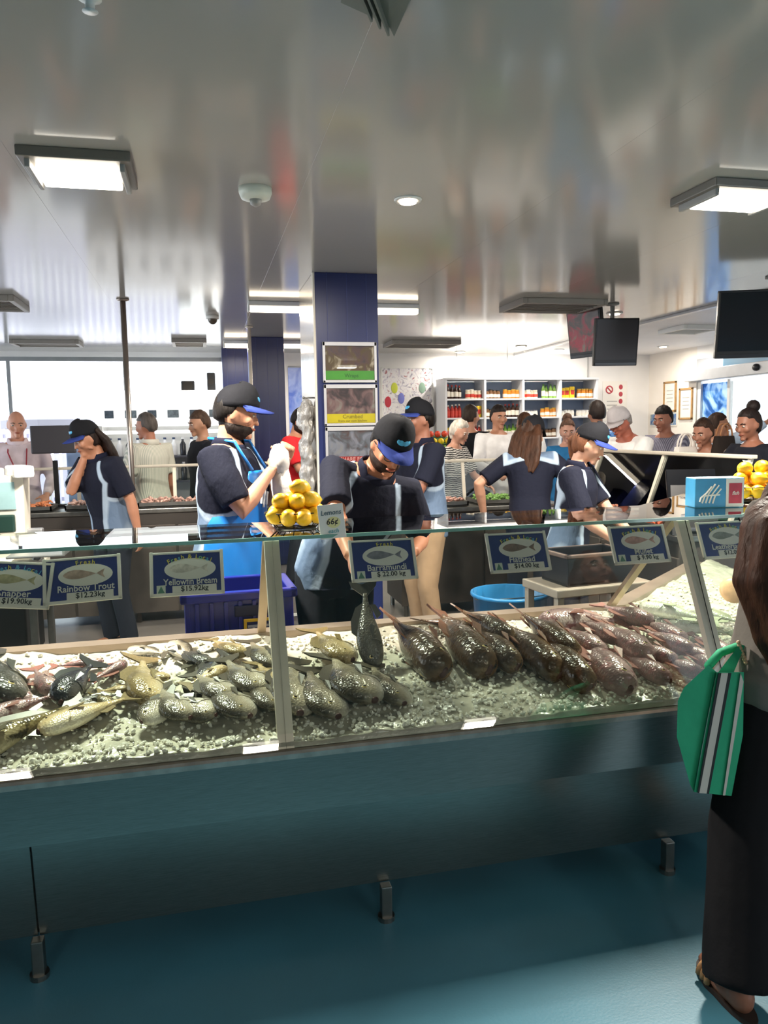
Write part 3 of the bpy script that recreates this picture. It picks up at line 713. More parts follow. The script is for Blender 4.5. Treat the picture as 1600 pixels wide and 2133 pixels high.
# ------------------------------------------------------------------ price signs hanging behind the sloping glass
SIGN_BLUE = mat('sign_blue', '26357f', 0.35, var=0.12, scale=6)
SIGN_W = mat('sign_white', 'eeeae2', 0.45); INK_Y = mat('ink_yellow', 'e3d257', 0.5); INK_G = mat('ink_green', '86cf8e', 0.5); INK_K = mat('ink_black', '25262b', 0.5)
INK_C = mat('ink_cyan', '63b5d8', 0.5)
LEAN = math.atan2(0.28, 0.614)
MS = Matrix.Rotation(-LEAN, 4, 'X')
def sign(px, py, head, headm, name, price, fishc, label, logo=True, tilt=0, W_=0.235, H_=0.15):
    # centre on the plane just behind the glass: y = Y0+.016+(z-.622)*.456 + .025
    d = ray(px, py); k = 0.28 / 0.614
    s = (Y0 + 0.045 - 0.622 * k + k * CAM_H) / (d.y - k * d.z); c = CC + d * s
    t = thing('price_sign', label, 'sign', group='fish price signs under the glass shelf')
    t.matrix_world = Matrix.Translation(c) @ MS @ Matrix.Rotation(R(tilt), 4, 'Y')
    b = MB(); b.bbox((0, 0, 0), (W_ - 0.01, 0.004, H_ - 0.01), 0.001); b.build('board', SIGN_BLUE, t)
    fr = MB(); e = 0.011
    for sx in (-1, 1): fr.bbox((sx * (W_ / 2 - e / 2), -0.002, 0), (e, 0.01, H_), 0.002)
    fr.bbox((0, -0.002, -H_ / 2 + e / 2), (W_, 0.01, e), 0.002); fr.bbox((0, -0.002, H_ / 2 - e / 2), (W_, 0.008, e * 0.7), 0.002)
    fr.build('frame', SIGN_W, t)
    def disc(name, cx, cz, rx, rz_, mt, y, fn=None):
        n = 32; pts = [(cx + rx * math.cos(2 * math.pi * i / n), cz + rz_ * math.sin(2 * math.pi * i / n)) for i in range(n)]
        if fn: pts = fn(pts)
        b = MB(); b.prism(None, [(x, y, z) for x, z in pts], [(x, y - 0.0008, z) for x, z in pts]); return b.build(name, mt, t)
    disc('oval_panel', 0.01, 0.014, 0.082, 0.036, SIGN_W, -0.002)
    # printed fish
    fm = mat('print_' + fishc, fishc, 0.5, var=0.25, scale=50)
    n = 20; pts = [(-0.058 + 0.1 * i / n, 0.016 + 0.016 * math.sin(math.pi * min(1, (i / n) ** 0.7))) for i in range(n + 1)]
    pts += [(0.068, 0.03), (0.062, 0.014), (0.068, 0.0)] + [(-0.058 + 0.1 * i / n, 0.016 - 0.014 * math.sin(math.pi * min(1, (i / n) ** 0.7))) for i in range(n, -1, -1)][:-1]
    b = MB(); b.prism(None, [(x, -0.0029, z) for x, z in pts], [(x, -0.0036, z) for x, z in pts]); b.build('printed_fish', fm, t)
    # arched heading
    if head:
        n = len(head); 
        for i, ch in enumerate(head):
            if ch == ' ': continue
            u = (i - (n - 1) / 2); step = min(0.0125, 0.15 / n); a = u * step / 0.16
            text('heading_letter', ch, 0.021, (0.01 + 0.16 * math.sin(a), -0.0042, -0.105 + 0.16 * math.cos(a)), headm[i % len(headm)], t, Matrix.Rotation(a, 3, 'Y'))
    text('fish_name', name, 0.03, (0.01, -0.0042, -0.029), SIGN_W, t, fit=0.17)
    b = MB(); b.bbox((0.022, -0.003, -0.053), (0.14, 0.003, 0.024), 0.001); b.build('price_strip', SIGN_W, t)
    text('price', price, 0.024, (0.022, -0.0052, -0.053), INK_K, t, fit=0.125)
    if logo:
        b = MB(); b.bbox((-0.083, -0.003, -0.052), (0.028, 0.003, 0.03), 0.001); lg = b.build('logo_patch', mat('logo_pale', 'dfe6d8', 0.5), t)
        b = MB(); b.prism(None, [(-0.094, -0.0047, -0.063), (-0.072, -0.0047, -0.063), (-0.083, -0.0047, -0.040)], [(-0.094, -0.0053, -0.063), (-0.072, -0.0053, -0.063), (-0.083, -0.0053, -0.040)])
        b.build('logo_mark', mat('logo_green', '5d8f7a', 0.5), t)
    return t
YG = [INK_Y, INK_G, INK_Y, INK_C]
sign(25, 1218, 'Fresh & Local', [INK_C, INK_Y, INK_C], 'Snapper', '$19.90kg', 'b8b08a', 'price sign cut off by the left picture edge', False, 6)
sign(172, 1207, 'Fresh', [INK_Y], 'Rainbow Trout', '$12.23kg', 'b99f90', 'blue price sign reading Rainbow Trout', False, -2)
sign(390, 1194, 'Fresh & Local', YG, 'Yellowfin Bream', '$15.92kg', 'd9d2c8', 'blue price sign reading Yellowfin Bream', True, 0)
sign(798, 1166, 'Fresh', [INK_Y], 'Barramundi', '$ 22.00 kg', '8a8894', 'blue price sign in front of the leaning worker')
sign(1079, 1150, 'Fresh & Local', YG, 'Flathead', '$14.00 kg', '8d7468', 'blue price sign reading Flathead above the dark pile')
sign(1331, 1134, 'Fresh & Local', YG, 'Mullet', '$ 9.90 kg', 'c79c92', 'blue price sign above the pink fish')
sign(1512, 1124, 'Fresh & Local', YG, 'Leatherjacket', '$12.00 kg', '8f918a', 'blue price sign right of the right post', False)

# ------------------------------------------------------------------ on the glass shelf: lemons, tag, carton
LEM = mat('lemon_skin', 'f0b91c', 0.38, var=0.12, scale=9, bump=0.15, bscale=90)
WIRE = mat('basket_wire', '2b2b2b', 0.35, 0.7)
def lemon_mesh():
    def fn(d, p):
        e = abs(d.x); s = 1 + 0.16 * max(0, (e - 0.86) / 0.14) ** 1.5
        return Vector((p.x * s, p.y, p.z))
    b = MB(); b.ell((0, 0, 0), (0.04, 0.031, 0.031), 18, 12, fn=fn, M=Matrix.Identity(3)); return b.mesh('lemon', LEM, True)
LM = lemon_mesh()
STEM = MB().cyl((0.0455, 0, 0), 0.004, 0.004, 8, axis='X').mesh('stem_end', mat('stem_green', '6c7a32', 0.6))
def lemons(c, spots, labels, group):
    for (x, y, z, rx, rz), lb in zip(spots, labels):
        o = link('lemon', LM); o.location = (c[0] + x, c[1] + y, c[2] + z); o.rotation_euler = (R(rx), R(rx * 0.6), R(rz))
        tag(o, lb, 'lemon', group); link('stem_end', STEM, o)
def basket(c, r, h, label):
    t = thing('wire_basket', label, 'basket', c)
    for z, rr in ((0.004, r * 0.62), (h * 0.5, r * 0.86), (h, r)):
        b = MB(); n = 28; b.tube([(rr * math.cos(2 * math.pi * i / n), rr * 0.72 * math.sin(2 * math.pi * i / n), z) for i in range(n + 1)], 0.0022, 6); b.build('wire_ring', WIRE, t, True)
    for i in range(14):
        a = 2 * math.pi * i / 14
        b = MB(); b.tube([(q * math.cos(a), q * 0.72 * math.sin(a), z) for q, z in ((r * 0.05, 0.004), (r * 0.62, 0.004), (r * 0.86, h * 0.5), (r, h))], 0.0018, 5); b.build('wire', WIRE, t, True)
    return t
BC = atZ(618, 1104, 1.2485); BC.y = 2.78; BC = Vector((atY(618, 1090, 2.78).x, 2.78, 1.2485))
basket(BC, 0.115, 0.06, 'low wire basket heaped with lemons by the poster column')
spots = [(-.075, -.03, .05, 10, 30), (-.035, -.055, .045, 40, 80), (.02, -.062, .045, 0, 60), (.07, -.045, .05, 20, 20), (-.03, .0, .05, 0, 0), (.035, .01, .05, 30, 120), (-.07, .035, .055, 0, 80), (.08, .02, .055, 0, 70), (.0, .055, .05, 20, 10),
         (-.055, -.01, .1, 15, 50), (.0, -.03, .1, 30, 100), (.05, -.02, .105, 10, 15), (-.015, .03, .1, 0, 150), (.015, -.005, .148, 10, 25)]
LL = ['leftmost lemon in the basket by the column', 'lower front lemon second from left in the column basket', 'lower front lemon in the middle of the column basket', 'lemon just behind the white lemon price tag',
      'hidden inner lemon left in the column basket', 'hidden inner lemon right in the column basket', 'back left lemon in the column basket', 'orange tinted lemon above the price tag', 'back lemon in the column basket bottom layer',
      'second layer lemon at the left of the column basket', 'second layer lemon in the middle of the column basket', 'second layer lemon at the right of the column basket', 'second layer lemon at the back of the column basket', 'topmost lemon of the column basket']
lemons(BC, spots, LL, 'lemons in the left basket')
t = thing('price_tag', 'white card reading Lemons 66 cents each on the glass shelf', 'sign', (0, 0, 0))
c = atY(691, 1086, 2.58); t.matrix_world = Matrix.Translation(c) @ Matrix.Rotation(R(-8), 4, 'Z') @ Matrix.Rotation(R(-14), 4, 'X') @ Matrix.Rotation(R(-5), 4, 'Y')
b = MB(); b.bbox((0, 0, 0), (0.088, 0.003, 0.118), 0.001); b.build('card', SIGN_W, t)
b = MB(); b.ell((0.006, -0.0015, -0.004), (0.024, 0.001, 0.02), 20, 8); b.build('printed_lemon', mat('print_lemon', 'efe6a5', 0.5), t)
text('lettering', 'Lemons', 0.024, (0, -0.003, 0.03), mat('ink_bluegrey', '4e6a76', 0.5), t, shear=0.2, fit=0.07)
text('lettering', '66¢', 0.028, (0, -0.003, -0.002), INK_K, t, shear=0.2)
text('lettering', 'each', 0.02, (0.002, -0.003, -0.034), mat('ink_teal', '6fb0b5', 0.5), t, shear=0.2)
# carton
CP = atZ(1488, 1046, 1.2485); cx = atY(1488, 1030, 2.86)
t = thing('carton', 'small blue and white carton with red panel on the glass shelf', 'box', (cx.x, 2.86, 1.2485), R(-12))
CB = mat('carton_blue', '3f97c8', 0.4, var=0.08, scale=12)
b = MB(); b.bbox((0, 0, 0.062), (0.21, 0.1, 0.122), 0.004); b.build('body', CB, t)
b = MB(); b.bbox((0.0, 0, 0.123), (0.205, 0.098, 0.004), 0.001); b.build('lid_flap', mat('carton_pale', 'b7dcec', 0.4), t)
b = MB(); b.box((0.064, -0.051, 0.062), (0.075, 0.0015, 0.118)); b.build('white_label', SIGN_W, t)
b = MB(); b.box((0.066, -0.0522, 0.06), (0.055, 0.0012, 0.085)); b.build('red_label', mat('carton_red', 'c23a4c', 0.4, var=0.15, scale=20), t)
for i, (x0, z0, x1, z1) in enumerate(((-.075, .02, -.035, .09), (-.06, .02, -.02, .1), (-.045, .02, -.005, .095), (-.03, .018, .005, .08), (-.07, .05, .0, .055), (-.085, .025, -.06, .06))):
    b = MB(); b.tube([(x0, -.0515, z0), ((x0 + x1) / 2 - .008, -.0518, (z0 + z1) / 2), (x1, -.0515, z1)], .0035, 6); b.build('script_stroke', SIGN_W, t)
text('lettering', 'fish', 0.022, (0.066, -0.0535, 0.06), SIGN_W, t, shear=0.3)
# right basket
BR = Vector((atY(1570, 1010, 2.98).x + 0.02, 2.98, 1.2485))
basket(BR, 0.15, 0.07, 'wire basket of lemons behind the blue carton')
sp2 = [(-.1, -.04, .05, 0, 40), (-.05, -.07, .05, 20, 10), (.01, -.075, .05, 0, 70), (.07, -.06, .055, 10, 20), (-.11, .03, .055, 0, 90), (-.03, .0, .05, 0, 20), (.05, .02, .05, 30, 60),
       (-.09, .0, .105, 10, 30), (-.03, -.04, .105, 0, 110), (.03, -.03, .11, 15, 20), (-.02, .04, .105, 0, 60), (.09, .0, .1, 0, 45), (-.06, .01, .15, 0, 20), (.02, .0, .155, 20, 80)]
L2 = ['lemon at the lower left of the basket behind the carton', 'lower front lemon right beside the carton edge', 'lower front lemon in the middle of the right basket', 'lower right lemon near the picture edge', 'back left lemon of the right basket',
      'inner bottom lemon left in the right basket', 'inner bottom lemon right in the right basket', 'second layer left lemon above the carton', 'second layer lemon right of the carton top', 'second layer middle lemon in the right basket',
      'second layer back lemon in the right basket', 'second layer rightmost lemon at the picture edge', 'top lemon showing above the carton lid', 'topmost lemon right of the carton']
lemons(BR, sp2, L2, 'lemons in the right basket')

# ------------------------------------------------------------------ people
def remesh(mb, vox, smooth=3, s=1.0):
    me = bpy.data.meshes.new('tmp'); me.from_pydata([tuple(p * s) for p in mb.v], [], mb.f)
    bm = bmesh.new(); bm.from_mesh(me); bmesh.ops.recalc_face_normals(bm, faces=bm.faces); bm.to_mesh(me); bm.free()
    o = bpy.data.objects.new('tmp', me)
    r = o.modifiers.new('r', 'REMESH'); r.mode = 'VOXEL'; r.voxel_size = vox; r.use_smooth_shade = True
    k = o.modifiers.new('s', 'SMOOTH'); k.factor = 0.5; k.iterations = smooth
    out = evaluated(o); bpy.data.meshes.remove(me)
    out.polygons.foreach_set('use_smooth', [True] * len(out.polygons))
    return out

def fold(me, fx, fz, amp, seed=0.0):
    n = len(me.vertices); co = [0.0] * (3 * n); no = [0.0] * (3 * n)
    me.vertices.foreach_get('co', co); me.vertices.foreach_get('normal', no)
    for i in range(0, 3 * n, 3):
        k = noise.noise((co[i] * fx + seed, co[i + 1] * fx, co[i + 2] * fz)) * amp
        co[i] += no[i] * k; co[i + 1] += no[i + 1] * k; co[i + 2] += no[i + 2] * k
    me.vertices.foreach_set('co', co); me.update()
def skin_mat(c): return mat('skin_' + c, c, 0.5, var=0.06, scale=14, bump=0.05, bscale=120)
def cloth(c, **k): return mat('cloth_' + c, c, 0.85, spec=0.2, var=k.pop('var', 0.1), scale=k.pop('scale', 9), bump=0.25, bscale=26, **k)
def hair_mat(c): return mat('hair_' + c, c, 0.55, spec=0.2, var=0.35, scale=30, stretch=(1, 1, 0.25), bump=0.6, bscale=60)
def polo_mat():
    m = bpy.data.materials.new('navy_polo'); m.use_nodes = True; nt = m.node_tree; b = nt.nodes['Principled BSDF']; L = nt.links
    b.inputs['Roughness'].default_value = 0.85; b.inputs['Specular IOR Level'].default_value = 0.2
    at = nt.nodes.new('ShaderNodeAttribute'); at.attribute_name = 'panel'
    r = nt.nodes.new('ShaderNodeValToRGB'); r.color_ramp.interpolation = 'LINEAR'; e = r.color_ramp.elements
    e[0].position = 0.44; e[0].color = lin('171a29'); e[1].position = 0.53; e[1].color = lin('62758e')
    q = e.new(0.455); q.color = lin('9fb0c2'); q = e.new(0.5); q.color = lin('9fb0c2')
    L.new(at.outputs['Fac'], r.inputs[0]); L.new(r.outputs[0], b.inputs['Base Color'])
    n = nt.nodes.new('ShaderNodeTexNoise'); n.inputs['Scale'].default_value = 22; bp = nt.nodes.new('ShaderNodeBump'); bp.inputs['Strength'].default_value = 0.3; bp.inputs['Distance'].default_value = 0.01
    L.new(n.outputs[0], bp.inputs['Height']); L.new(bp.outputs[0], b.inputs['Normal'])
    return m
POLO = polo_mat()
def stripe_mat(key, c1, c2, freq, axis=0, rot=0, wave=0.0):
    if key in MATS: return MATS[key]
    m = mat(key, c1, 0.85, spec=0.2); nt = m.node_tree; L = nt.links; b = nt.nodes['Principled BSDF']
    tc = nt.nodes.new('ShaderNodeTexCoord'); mp = nt.nodes.new('ShaderNodeMapping'); mp.inputs['Rotation'].default_value = (0, 0, R(rot)); L.new(tc.outputs['Object'], mp.inputs[0])
    wv = nt.nodes.new('ShaderNodeTexWave'); wv.inputs['Scale'].default_value = freq; wv.inputs['Distortion'].default_value = wave; wv.bands_direction = 'XYZ'[axis]
    L.new(mp.outputs[0], wv.inputs['Vector'])
    r = nt.nodes.new('ShaderNodeValToRGB'); r.color_ramp.elements[0].color = lin(c1); r.color_ramp.elements[1].color = lin(c2)
    r.color_ramp.elements[0].position = 0.4; r.color_ramp.elements[1].position = 0.6
    L.new(wv.outputs[0], r.inputs[0]); L.new(r.outputs[0], b.inputs['Base Color'])
    return m
def pattern_mat(key, c1, c2, c3, scale):
    if key in MATS: return MATS[key]
    m = mat(key, c1, 0.85, spec=0.2); nt = m.node_tree; L = nt.links; b = nt.nodes['Principled BSDF']
    tc = nt.nodes.new('ShaderNodeTexCoord'); n = nt.nodes.new('ShaderNodeTexNoise'); n.inputs['Scale'].default_value = scale; n.inputs['Detail'].default_value = 3
    L.new(tc.outputs['Object'], n.inputs['Vector']); r = nt.nodes.new('ShaderNodeValToRGB'); e = r.color_ramp.elements
    r.color_ramp.interpolation = 'CONSTANT'; e[0].color = lin(c1); e[1].color = lin(c3); e[1].position = 0.58; q = e.new(0.47); q.color = lin(c2)
    L.new(n.outputs[0], r.inputs[0]); L.new(r.outputs[0], b.inputs['Base Color'])
    return m

EYE_W = mat('eye_white', 'd8d0c8', 0.2); EYE_D = mat('eye_dark', '1c1512', 0.15)
CAPM = cloth('16171c'); BRIM = cloth('2b3a7c'); EMB = mat('cap_emblem', '3f9cc9', 0.5, var=0.3, scale=60)

def rot(yaw=0, pitch=0, roll=0):
    return Matrix.Rotation(R(yaw), 3, 'Z') @ Matrix.Rotation(R(pitch), 3, 'X') @ Matrix.Rotation(R(roll), 3, 'Y')
def to_local(p, loc, face, H): return (Matrix.Rotation(-R(face), 3, 'Z') @ (Vector(p) - Vector((loc[0], loc[1], 0)))) / (H / 1.75)
def ik(S, T, l1, l2, hint):
    d = T - S; L = d.length
    if L > (l1 + l2) * 0.995: T = S + d.normalized() * (l1 + l2) * 0.995; d = T - S; L = d.length
    a = (l1 * l1 - l2 * l2 + L * L) / (2 * L); h = math.sqrt(max(0, l1 * l1 - a * a))
    u = d.normalized(); hv = hint - u * hint.dot(u)
    if hv.length < 1e-4: hv = Vector((0, 1, 0)) - u * u.y
    return S + u * a + hv.normalized() * h, T
def hand(mb, wr, dr, nrm, side, curl=0.5, fr=0.0088, sc=1.0):
    """palm + four fingers + thumb; dr finger direction, nrm palm normal (curl towards it)"""
    dr = dr.normalized(); nrm = (nrm - dr * nrm.dot(dr)).normalized(); w_ = dr.cross(nrm) * side
    M = Matrix((w_, dr, nrm)).transposed()
    mb.ell(wr + dr * 0.045 * sc, (0.04 * sc, 0.052 * sc, 0.016 * sc), 12, 8, M=M)
    for i, (off, ln) in enumerate(((-0.03, 0.068), (-0.01, 0.078), (0.011, 0.072), (0.03, 0.056))):
        p = wr + dr * 0.078 * sc + w_ * off * sc; pts = [wr + dr * 0.04 * sc + w_ * off * 0.9 * sc, p]; a = curl * (0.5 + 0.12 * i)
        for q in (0.42, 0.32, 0.26):
            dd = dr * math.cos(a) + nrm * math.sin(a); p = p + dd * ln * q * sc * 1.05; pts.append(p); a += curl * 0.85
        mb.tube(pts, [fr * 1.1 * sc, fr * 1.08 * sc, fr * sc, fr * 0.95 * sc, fr * 0.75 * sc], 8)
    a = 0.6
    t0 = wr + dr * 0.022 * sc - w_ * 0.03 * sc; d1 = (dr * 0.75 - w_ * 0.6 + nrm * 0.25 * (1 + curl)).normalized()
    t1 = t0 + d1 * 0.042 * sc; d2 = (d1 + nrm * 0.5 * curl + dr * 0.2).normalized()
    mb.tube([t0, t1, t1 + d2 * 0.028 * sc, t1 + d2 * 0.05 * sc], [fr * 1.5 * sc, fr * 1.25 * sc, fr * 1.1 * sc, fr * 0.8 * sc], 8)

def person(label, loc, face, H=1.75, lean=0, side=0, twist=0, head=(0, 0, 0), aR=None, aL=None, skin='b98a70', hair=('short', '2a1f1a'),
           shirt=None, sleeve='short', pants='20232c', cap=None, beard=None, female=False, fat=1.0, vox=0.011, feet=((0, 0), (0, 0)), curl=(0.5, 0.5),
           group=None, collar=None, hem=0.84, shoes='17171a', legs=True, polo=False, face_detail=True, palm=(None, None), glasses=False, wide=0.0):
    s = H / 1.75
    root = thing('person', label, 'person', (loc[0], loc[1], loc[2] if len(loc) > 2 else 0), R(face), group)
    rt = lambda f: Matrix.Rotation(R(twist * f), 3, 'Z') @ Matrix.Rotation(R(lean * f), 3, 'X') @ Matrix.Rotation(R(side * f), 3, 'Y')
    HIP = Vector((0, 0, 0.93))
    def tp(p):
        p = Vector(p); f = min(1, max(0, (p.z - 0.90) / 0.22)); return rt(f) @ (p - HIP) + HIP
    INV = rt(1).inverted()
    wf = 0.9 if female else 1.0
    rings = [(0.80, .135, .095, .0), (0.86, .162, .112, .005), (0.93, .172 * (1.03 if female else 1), .118, .008), (1.03, .155 * wf, .108, 0), (1.13, .148 * wf, .108, -.004),
             (1.25, .165 * wf, .118, -.006), (1.34, .178 * wf, .115, 0), (1.41, .168 * wf, .092, .008), (1.455, .12 * wf, .07, .012), (1.49, .062, .055, .012)]
    def torso(mb, grow, z0, z1, n=20, belly=fat):
        rr = []
        zs = [q for q in rings if z0 <= q[0] <= z1]
        if zs[0][0] > z0 + 0.005: zs = [(z0,) + zs[0][1:]] + zs
        for z, wx, dy, yo in zs:
            bw = 1 + (belly - 1) * (1 if z < 1.3 else 0.5)
            rr.append([tp((math.copysign(abs(math.cos(a)) ** 0.85, math.cos(a)) * (wx * bw + grow), yo + math.copysign(abs(math.sin(a)) ** 0.9, math.sin(a)) * (dy * bw + grow) - (0.03 * (belly - 1) * 4 if math.sin(a) < 0 and 0.95 < z < 1.3 else 0), z)) for a in [2 * math.pi * k / n for k in range(n)]])
        mb.loft(rr)
    body = MB(); torso(body, 0, 0.80, 1.5)
    piv = tp((0, 0.012, 1.525)); HM = rot(*head)
    hc = piv + HM @ Vector((0, -0.022, 0.102))
    body.tube([tp((0, 0.012, 1.42)), tp((0, 0.012, 1.50)), piv + HM @ Vector((0, -0.002, 0.03)), piv + HM @ Vector((0, -0.01, 0.09))], [.062 * wf, .054 * wf, .052 * wf, .05], 14)
    def hfn(d, p):
        x, y, z = p
        if d.z < 0:
            k = -d.z; x *= 1 - 0.26 * k ** 1.6
            if y < 0: y *= 1 - 0.10 * k * k
            else: y *= 1 - 0.4 * k
        return Vector((x, y * (0.96 if y < 0 else 1.0), z))
    body.ell(hc, (.073, .097, .118), 24, 18, M=HM, fn=hfn)
    hp = lambda x, y, z: hc + HM @ Vector((x, y, z))
    body.ell(hp(0, -.096, -.018), (.012, .014, .025), 10, 8, M=HM @ Matrix.Rotation(R(-18), 3, 'X'))
    body.ell(hp(0, -.106, -.032), (.015, .012, .010), 10, 8, M=HM)
    body.ell(hp(0, -.086, .022), (.046, .012, .009), 12, 6, M=HM)
    body.ell(hp(0, -.084, -.064), (.024, .014, .011), 12, 6, M=HM)
    body.ell(hp(0, -.074, -.098), (.026, .02, .017), 12, 8, M=HM)
    for q in (-1, 1):
        body.ell(hp(q * .04, -.066, -.022), (.026, .022, .026), 10, 8, M=HM)
        body.ell(hp(q * .076, .008, -.008), (.009, .019, .031), 10, 8, M=HM @ Matrix.Rotation(R(-12), 3, 'X'))
    arms = {}
    for q, tgt, cv, pn in ((-1, aR, curl[0], palm[0]), (1, aL, curl[1], palm[1])):
        S = tp((q * .178 * wf, .008, 1.415))
        T, hint = tgt if tgt else ((q * .25, -.04, .86), (q * .3, 1, -.2))
        E_, T_ = ik(S, Vector(T), .285, .255, Vector(hint)); arms[q] = (S, E_, T_)
        body.tube([tp((q * .10 * wf, .008, 1.40)), S, S.lerp(E_, .35), S.lerp(E_, .8), E_, E_.lerp(T_, .3), E_.lerp(T_, .75), T_], [.06, .056, .049 * fat, .042, .04, .042, .03, .026], 12)
        nv = Vector(pn) if pn else (Vector((-q, -0.25, 0)) if abs((T_ - E_).normalized().z) > 0.6 else Vector((-q * 0.6, 0, -0.8)))
        hand(body, T_, (T_ - E_), nv, q, cv, .0095 if vox > .009 else .0088, 1.0)
    kn = {}
    for q, (fx, fy) in ((-1, feet[0]), (1, feet[1])):
        hipj = Vector((q * .088, .004, .87)); an = Vector((q * .105 + fx, .02 + fy, .085))
        lf = max(1.0, (an - hipj).length / .792); k_, an = ik(hipj, an, .395 * lf, .40 * lf, Vector((0, -1, 0))); kn[q] = (hipj, k_, an)
        if legs:
            body.tube([hipj + Vector((0, 0, .04)), hipj, hipj.lerp(k_, .5), k_, k_.lerp(an, .3), k_.lerp(an, .8), an], [.085, .085, .075, .055, .055, .042, .04], 12)
            body.ell(an + Vector((0, -.07, -.05)), (.042, .125, .034), 12, 8); body.ell(an + Vector((0, .01, -.035)), (.038, .05, .05), 10, 8)
    bme = remesh(body, vox, 2, s); bme.materials.append(skin_mat(skin)); link('body', bme, root)
    # ---- clothes
    sm = shirt if not isinstance(shirt, str) else cloth(shirt)
    sh = MB(); torso(sh, .017, hem, 1.46)
    for q in (-1, 1):
        S, E_, T_ = arms[q]
        pts = [tp((q * .09 * wf, .008, 1.40)), S]; rad = [.075, .076]
        if sleeve == 'short': pts += [S.lerp(E_, .4), S.lerp(E_, .82)]; rad += [.07 * fat, .07]
        elif sleeve == 'long': pts += [S.lerp(E_, .5), E_, E_.lerp(T_, .5), E_.lerp(T_, .95)]; rad += [.066, .058, .052, .042]
        else: pts += [S.lerp(E_, .12)]; rad += [.06]
        sh.tube(pts, rad, 14)
    sme = remesh(sh, vox, 4, s)
    # soft folds
    fold(sme, 7, 4, 0.010, loc[0] * 9)
    if polo:
        att = sme.attributes.new('panel', 'FLOAT', 'POINT'); vals = []
        for v in sme.vertices:
            p = INV @ (v.co / s - HIP) + HIP; ax = abs(p.x); z = p.z
            g = 0.085 + 0.06 * max(0, min(1, (1.47 - z) / 0.17)) if z > 1.3 else 0.145 - 0.075 * max(0, min(1, (1.3 - z) / 0.28))
            w_ = 0.024 if z > 1.2 else 0.024 + 0.12 * min(1, (1.2 - z) / 0.1)
            mval = min(ax - g, g + w_ - ax) if z < 1.46 else -0.05
            if polo == 'yoke': mval = min(z - 1.375 - 0.03 * math.cos(p.x * 9), 0.2 - ax) if p.y > -0.02 else mval
            vals.append(max(0, min(1, 0.45 + mval * 2.0)))
        att.data.foreach_set('value', vals)
    sme.materials.append(sm); so = link('shirt', sme, root)
    if collar:
        b = MB(); n = 22; rr = []
        for zz, gr in ((1.452, .028), (1.49, .02), (1.505, .014)):
            rr.append([tp((math.cos(a) * (.066 * wf + gr), .012 + math.sin(a) * (.056 + gr) - (.012 if math.sin(a) < 0 else 0), zz - (.03 if math.sin(a) < -.7 else 0))) * s for a in [2 * math.pi * k / n for k in range(n)]])
        b.loft(rr, False); co = b.build('collar', cloth(collar) if isinstance(collar, str) else collar, root, True)
        md = co.modifiers.new('t', 'SOLIDIFY'); md.thickness = 0.004
    if legs:
        pt = MB(); torso(pt, .008, .80, 1.0)
        for q in (-1, 1):
            hj, k_, an = kn[q]
            pt.tube([hj + Vector((0, 0, .05)), hj, hj.lerp(k_, .5), k_, k_.lerp(an, .5), an + Vector((0, .0, -.02 + wide * .3))], [.097, .098, .088 + wide * .4, .072 + wide * .8, .068 + wide, .068 + wide], 14)
        pme = remesh(pt, vox * 1.15, 4, s)
        fold(pme, 8, 5, 0.008, loc[0] * 5)
        pme.materials.append(cloth(pants) if isinstance(pants, str) else pants); link('trousers', pme, root)
        for q in (-1, 1) if shoes else ():
            an = kn[q][2]; b = MB()
            prof = [(.095, .0, .035), (.06, .042, .05), (0, .05, .07), (-.06, .048, .06), (-.13, .045, .048), (-.18, .036, .035), (-.2, .01, .022)]
            rr = []
            for yy, hw, zt in prof:
                hw = max(hw, .012)
                rr.append([(an + Vector((hw * math.cos(a), yy - .01, -an.z + .004 + zt * (0.5 + 0.5 * math.sin(a))))) * s for a in [2 * math.pi * k / 12 for k in range(12)]])
            b.loft(rr); b.build('shoe', cloth(shoes), root, True)
    # ---- face
    if face_detail:
        for q in (-1, 1):
            b = MB(); b.ell(hp(q * .031, -.0835, .004) * s, (.0125 * s, .008 * s, .0075 * s), 10, 8, M=HM); e = b.build('eye', EYE_W, root, True)
            b = MB(); b.ell(hp(q * .031, -.0885, .003) * s, (.0055 * s, .004 * s, .006 * s), 8, 6, M=HM); b.build('iris', EYE_D, e, True)
            b = MB(); b.tube([hp(q * .013, -.093, .019) * s, hp(q * .03, -.094, .026) * s, hp(q * .05, -.08, .02) * s], [.004 * s, .0048 * s, .003 * s], 6); b.build('eyebrow', hair_mat(hair[1] if hair[0] != 'bald' else '8a7466'), root, True)
        b = MB(); b.tube([hp(-.022, -.086, -.063) * s, hp(-.008, -.0965, -.061) * s, hp(.008, -.0965, -.061) * s, hp(.022, -.086, -.063) * s], [.003 * s, .0065 * s, .0065 * s, .003 * s], 8); b.build('mouth', mat('lips_' + skin, tuple(v * f for v, f in zip([int(skin[i:i + 2], 16) / 255 for i in (0, 2, 4)], (.82, .62, .6))), 0.45), root, True)
    if glasses:
        b = MB()
        for q in (-1, 1):
            b.tube([hp(q * .034 + .024 * math.cos(a), -.098, .002 + .017 * math.sin(a)) * s for a in [2 * math.pi * k / 14 for k in range(15)]], .002 * s, 5)
            b.tube([hp(q * .058, -.096, .006) * s, hp(q * .078, -.03, .01) * s, hp(q * .08, .01, .01) * s], .002 * s, 5)
        b.tube([hp(-.01, -.1, .006) * s, hp(.01, -.1, .006) * s], .002 * s, 5); b.build('glasses', mat('spectacle_frame', '15161a', 0.3), root, True)
    st, hcol = hair[:2]; hm = hair_mat(hcol)
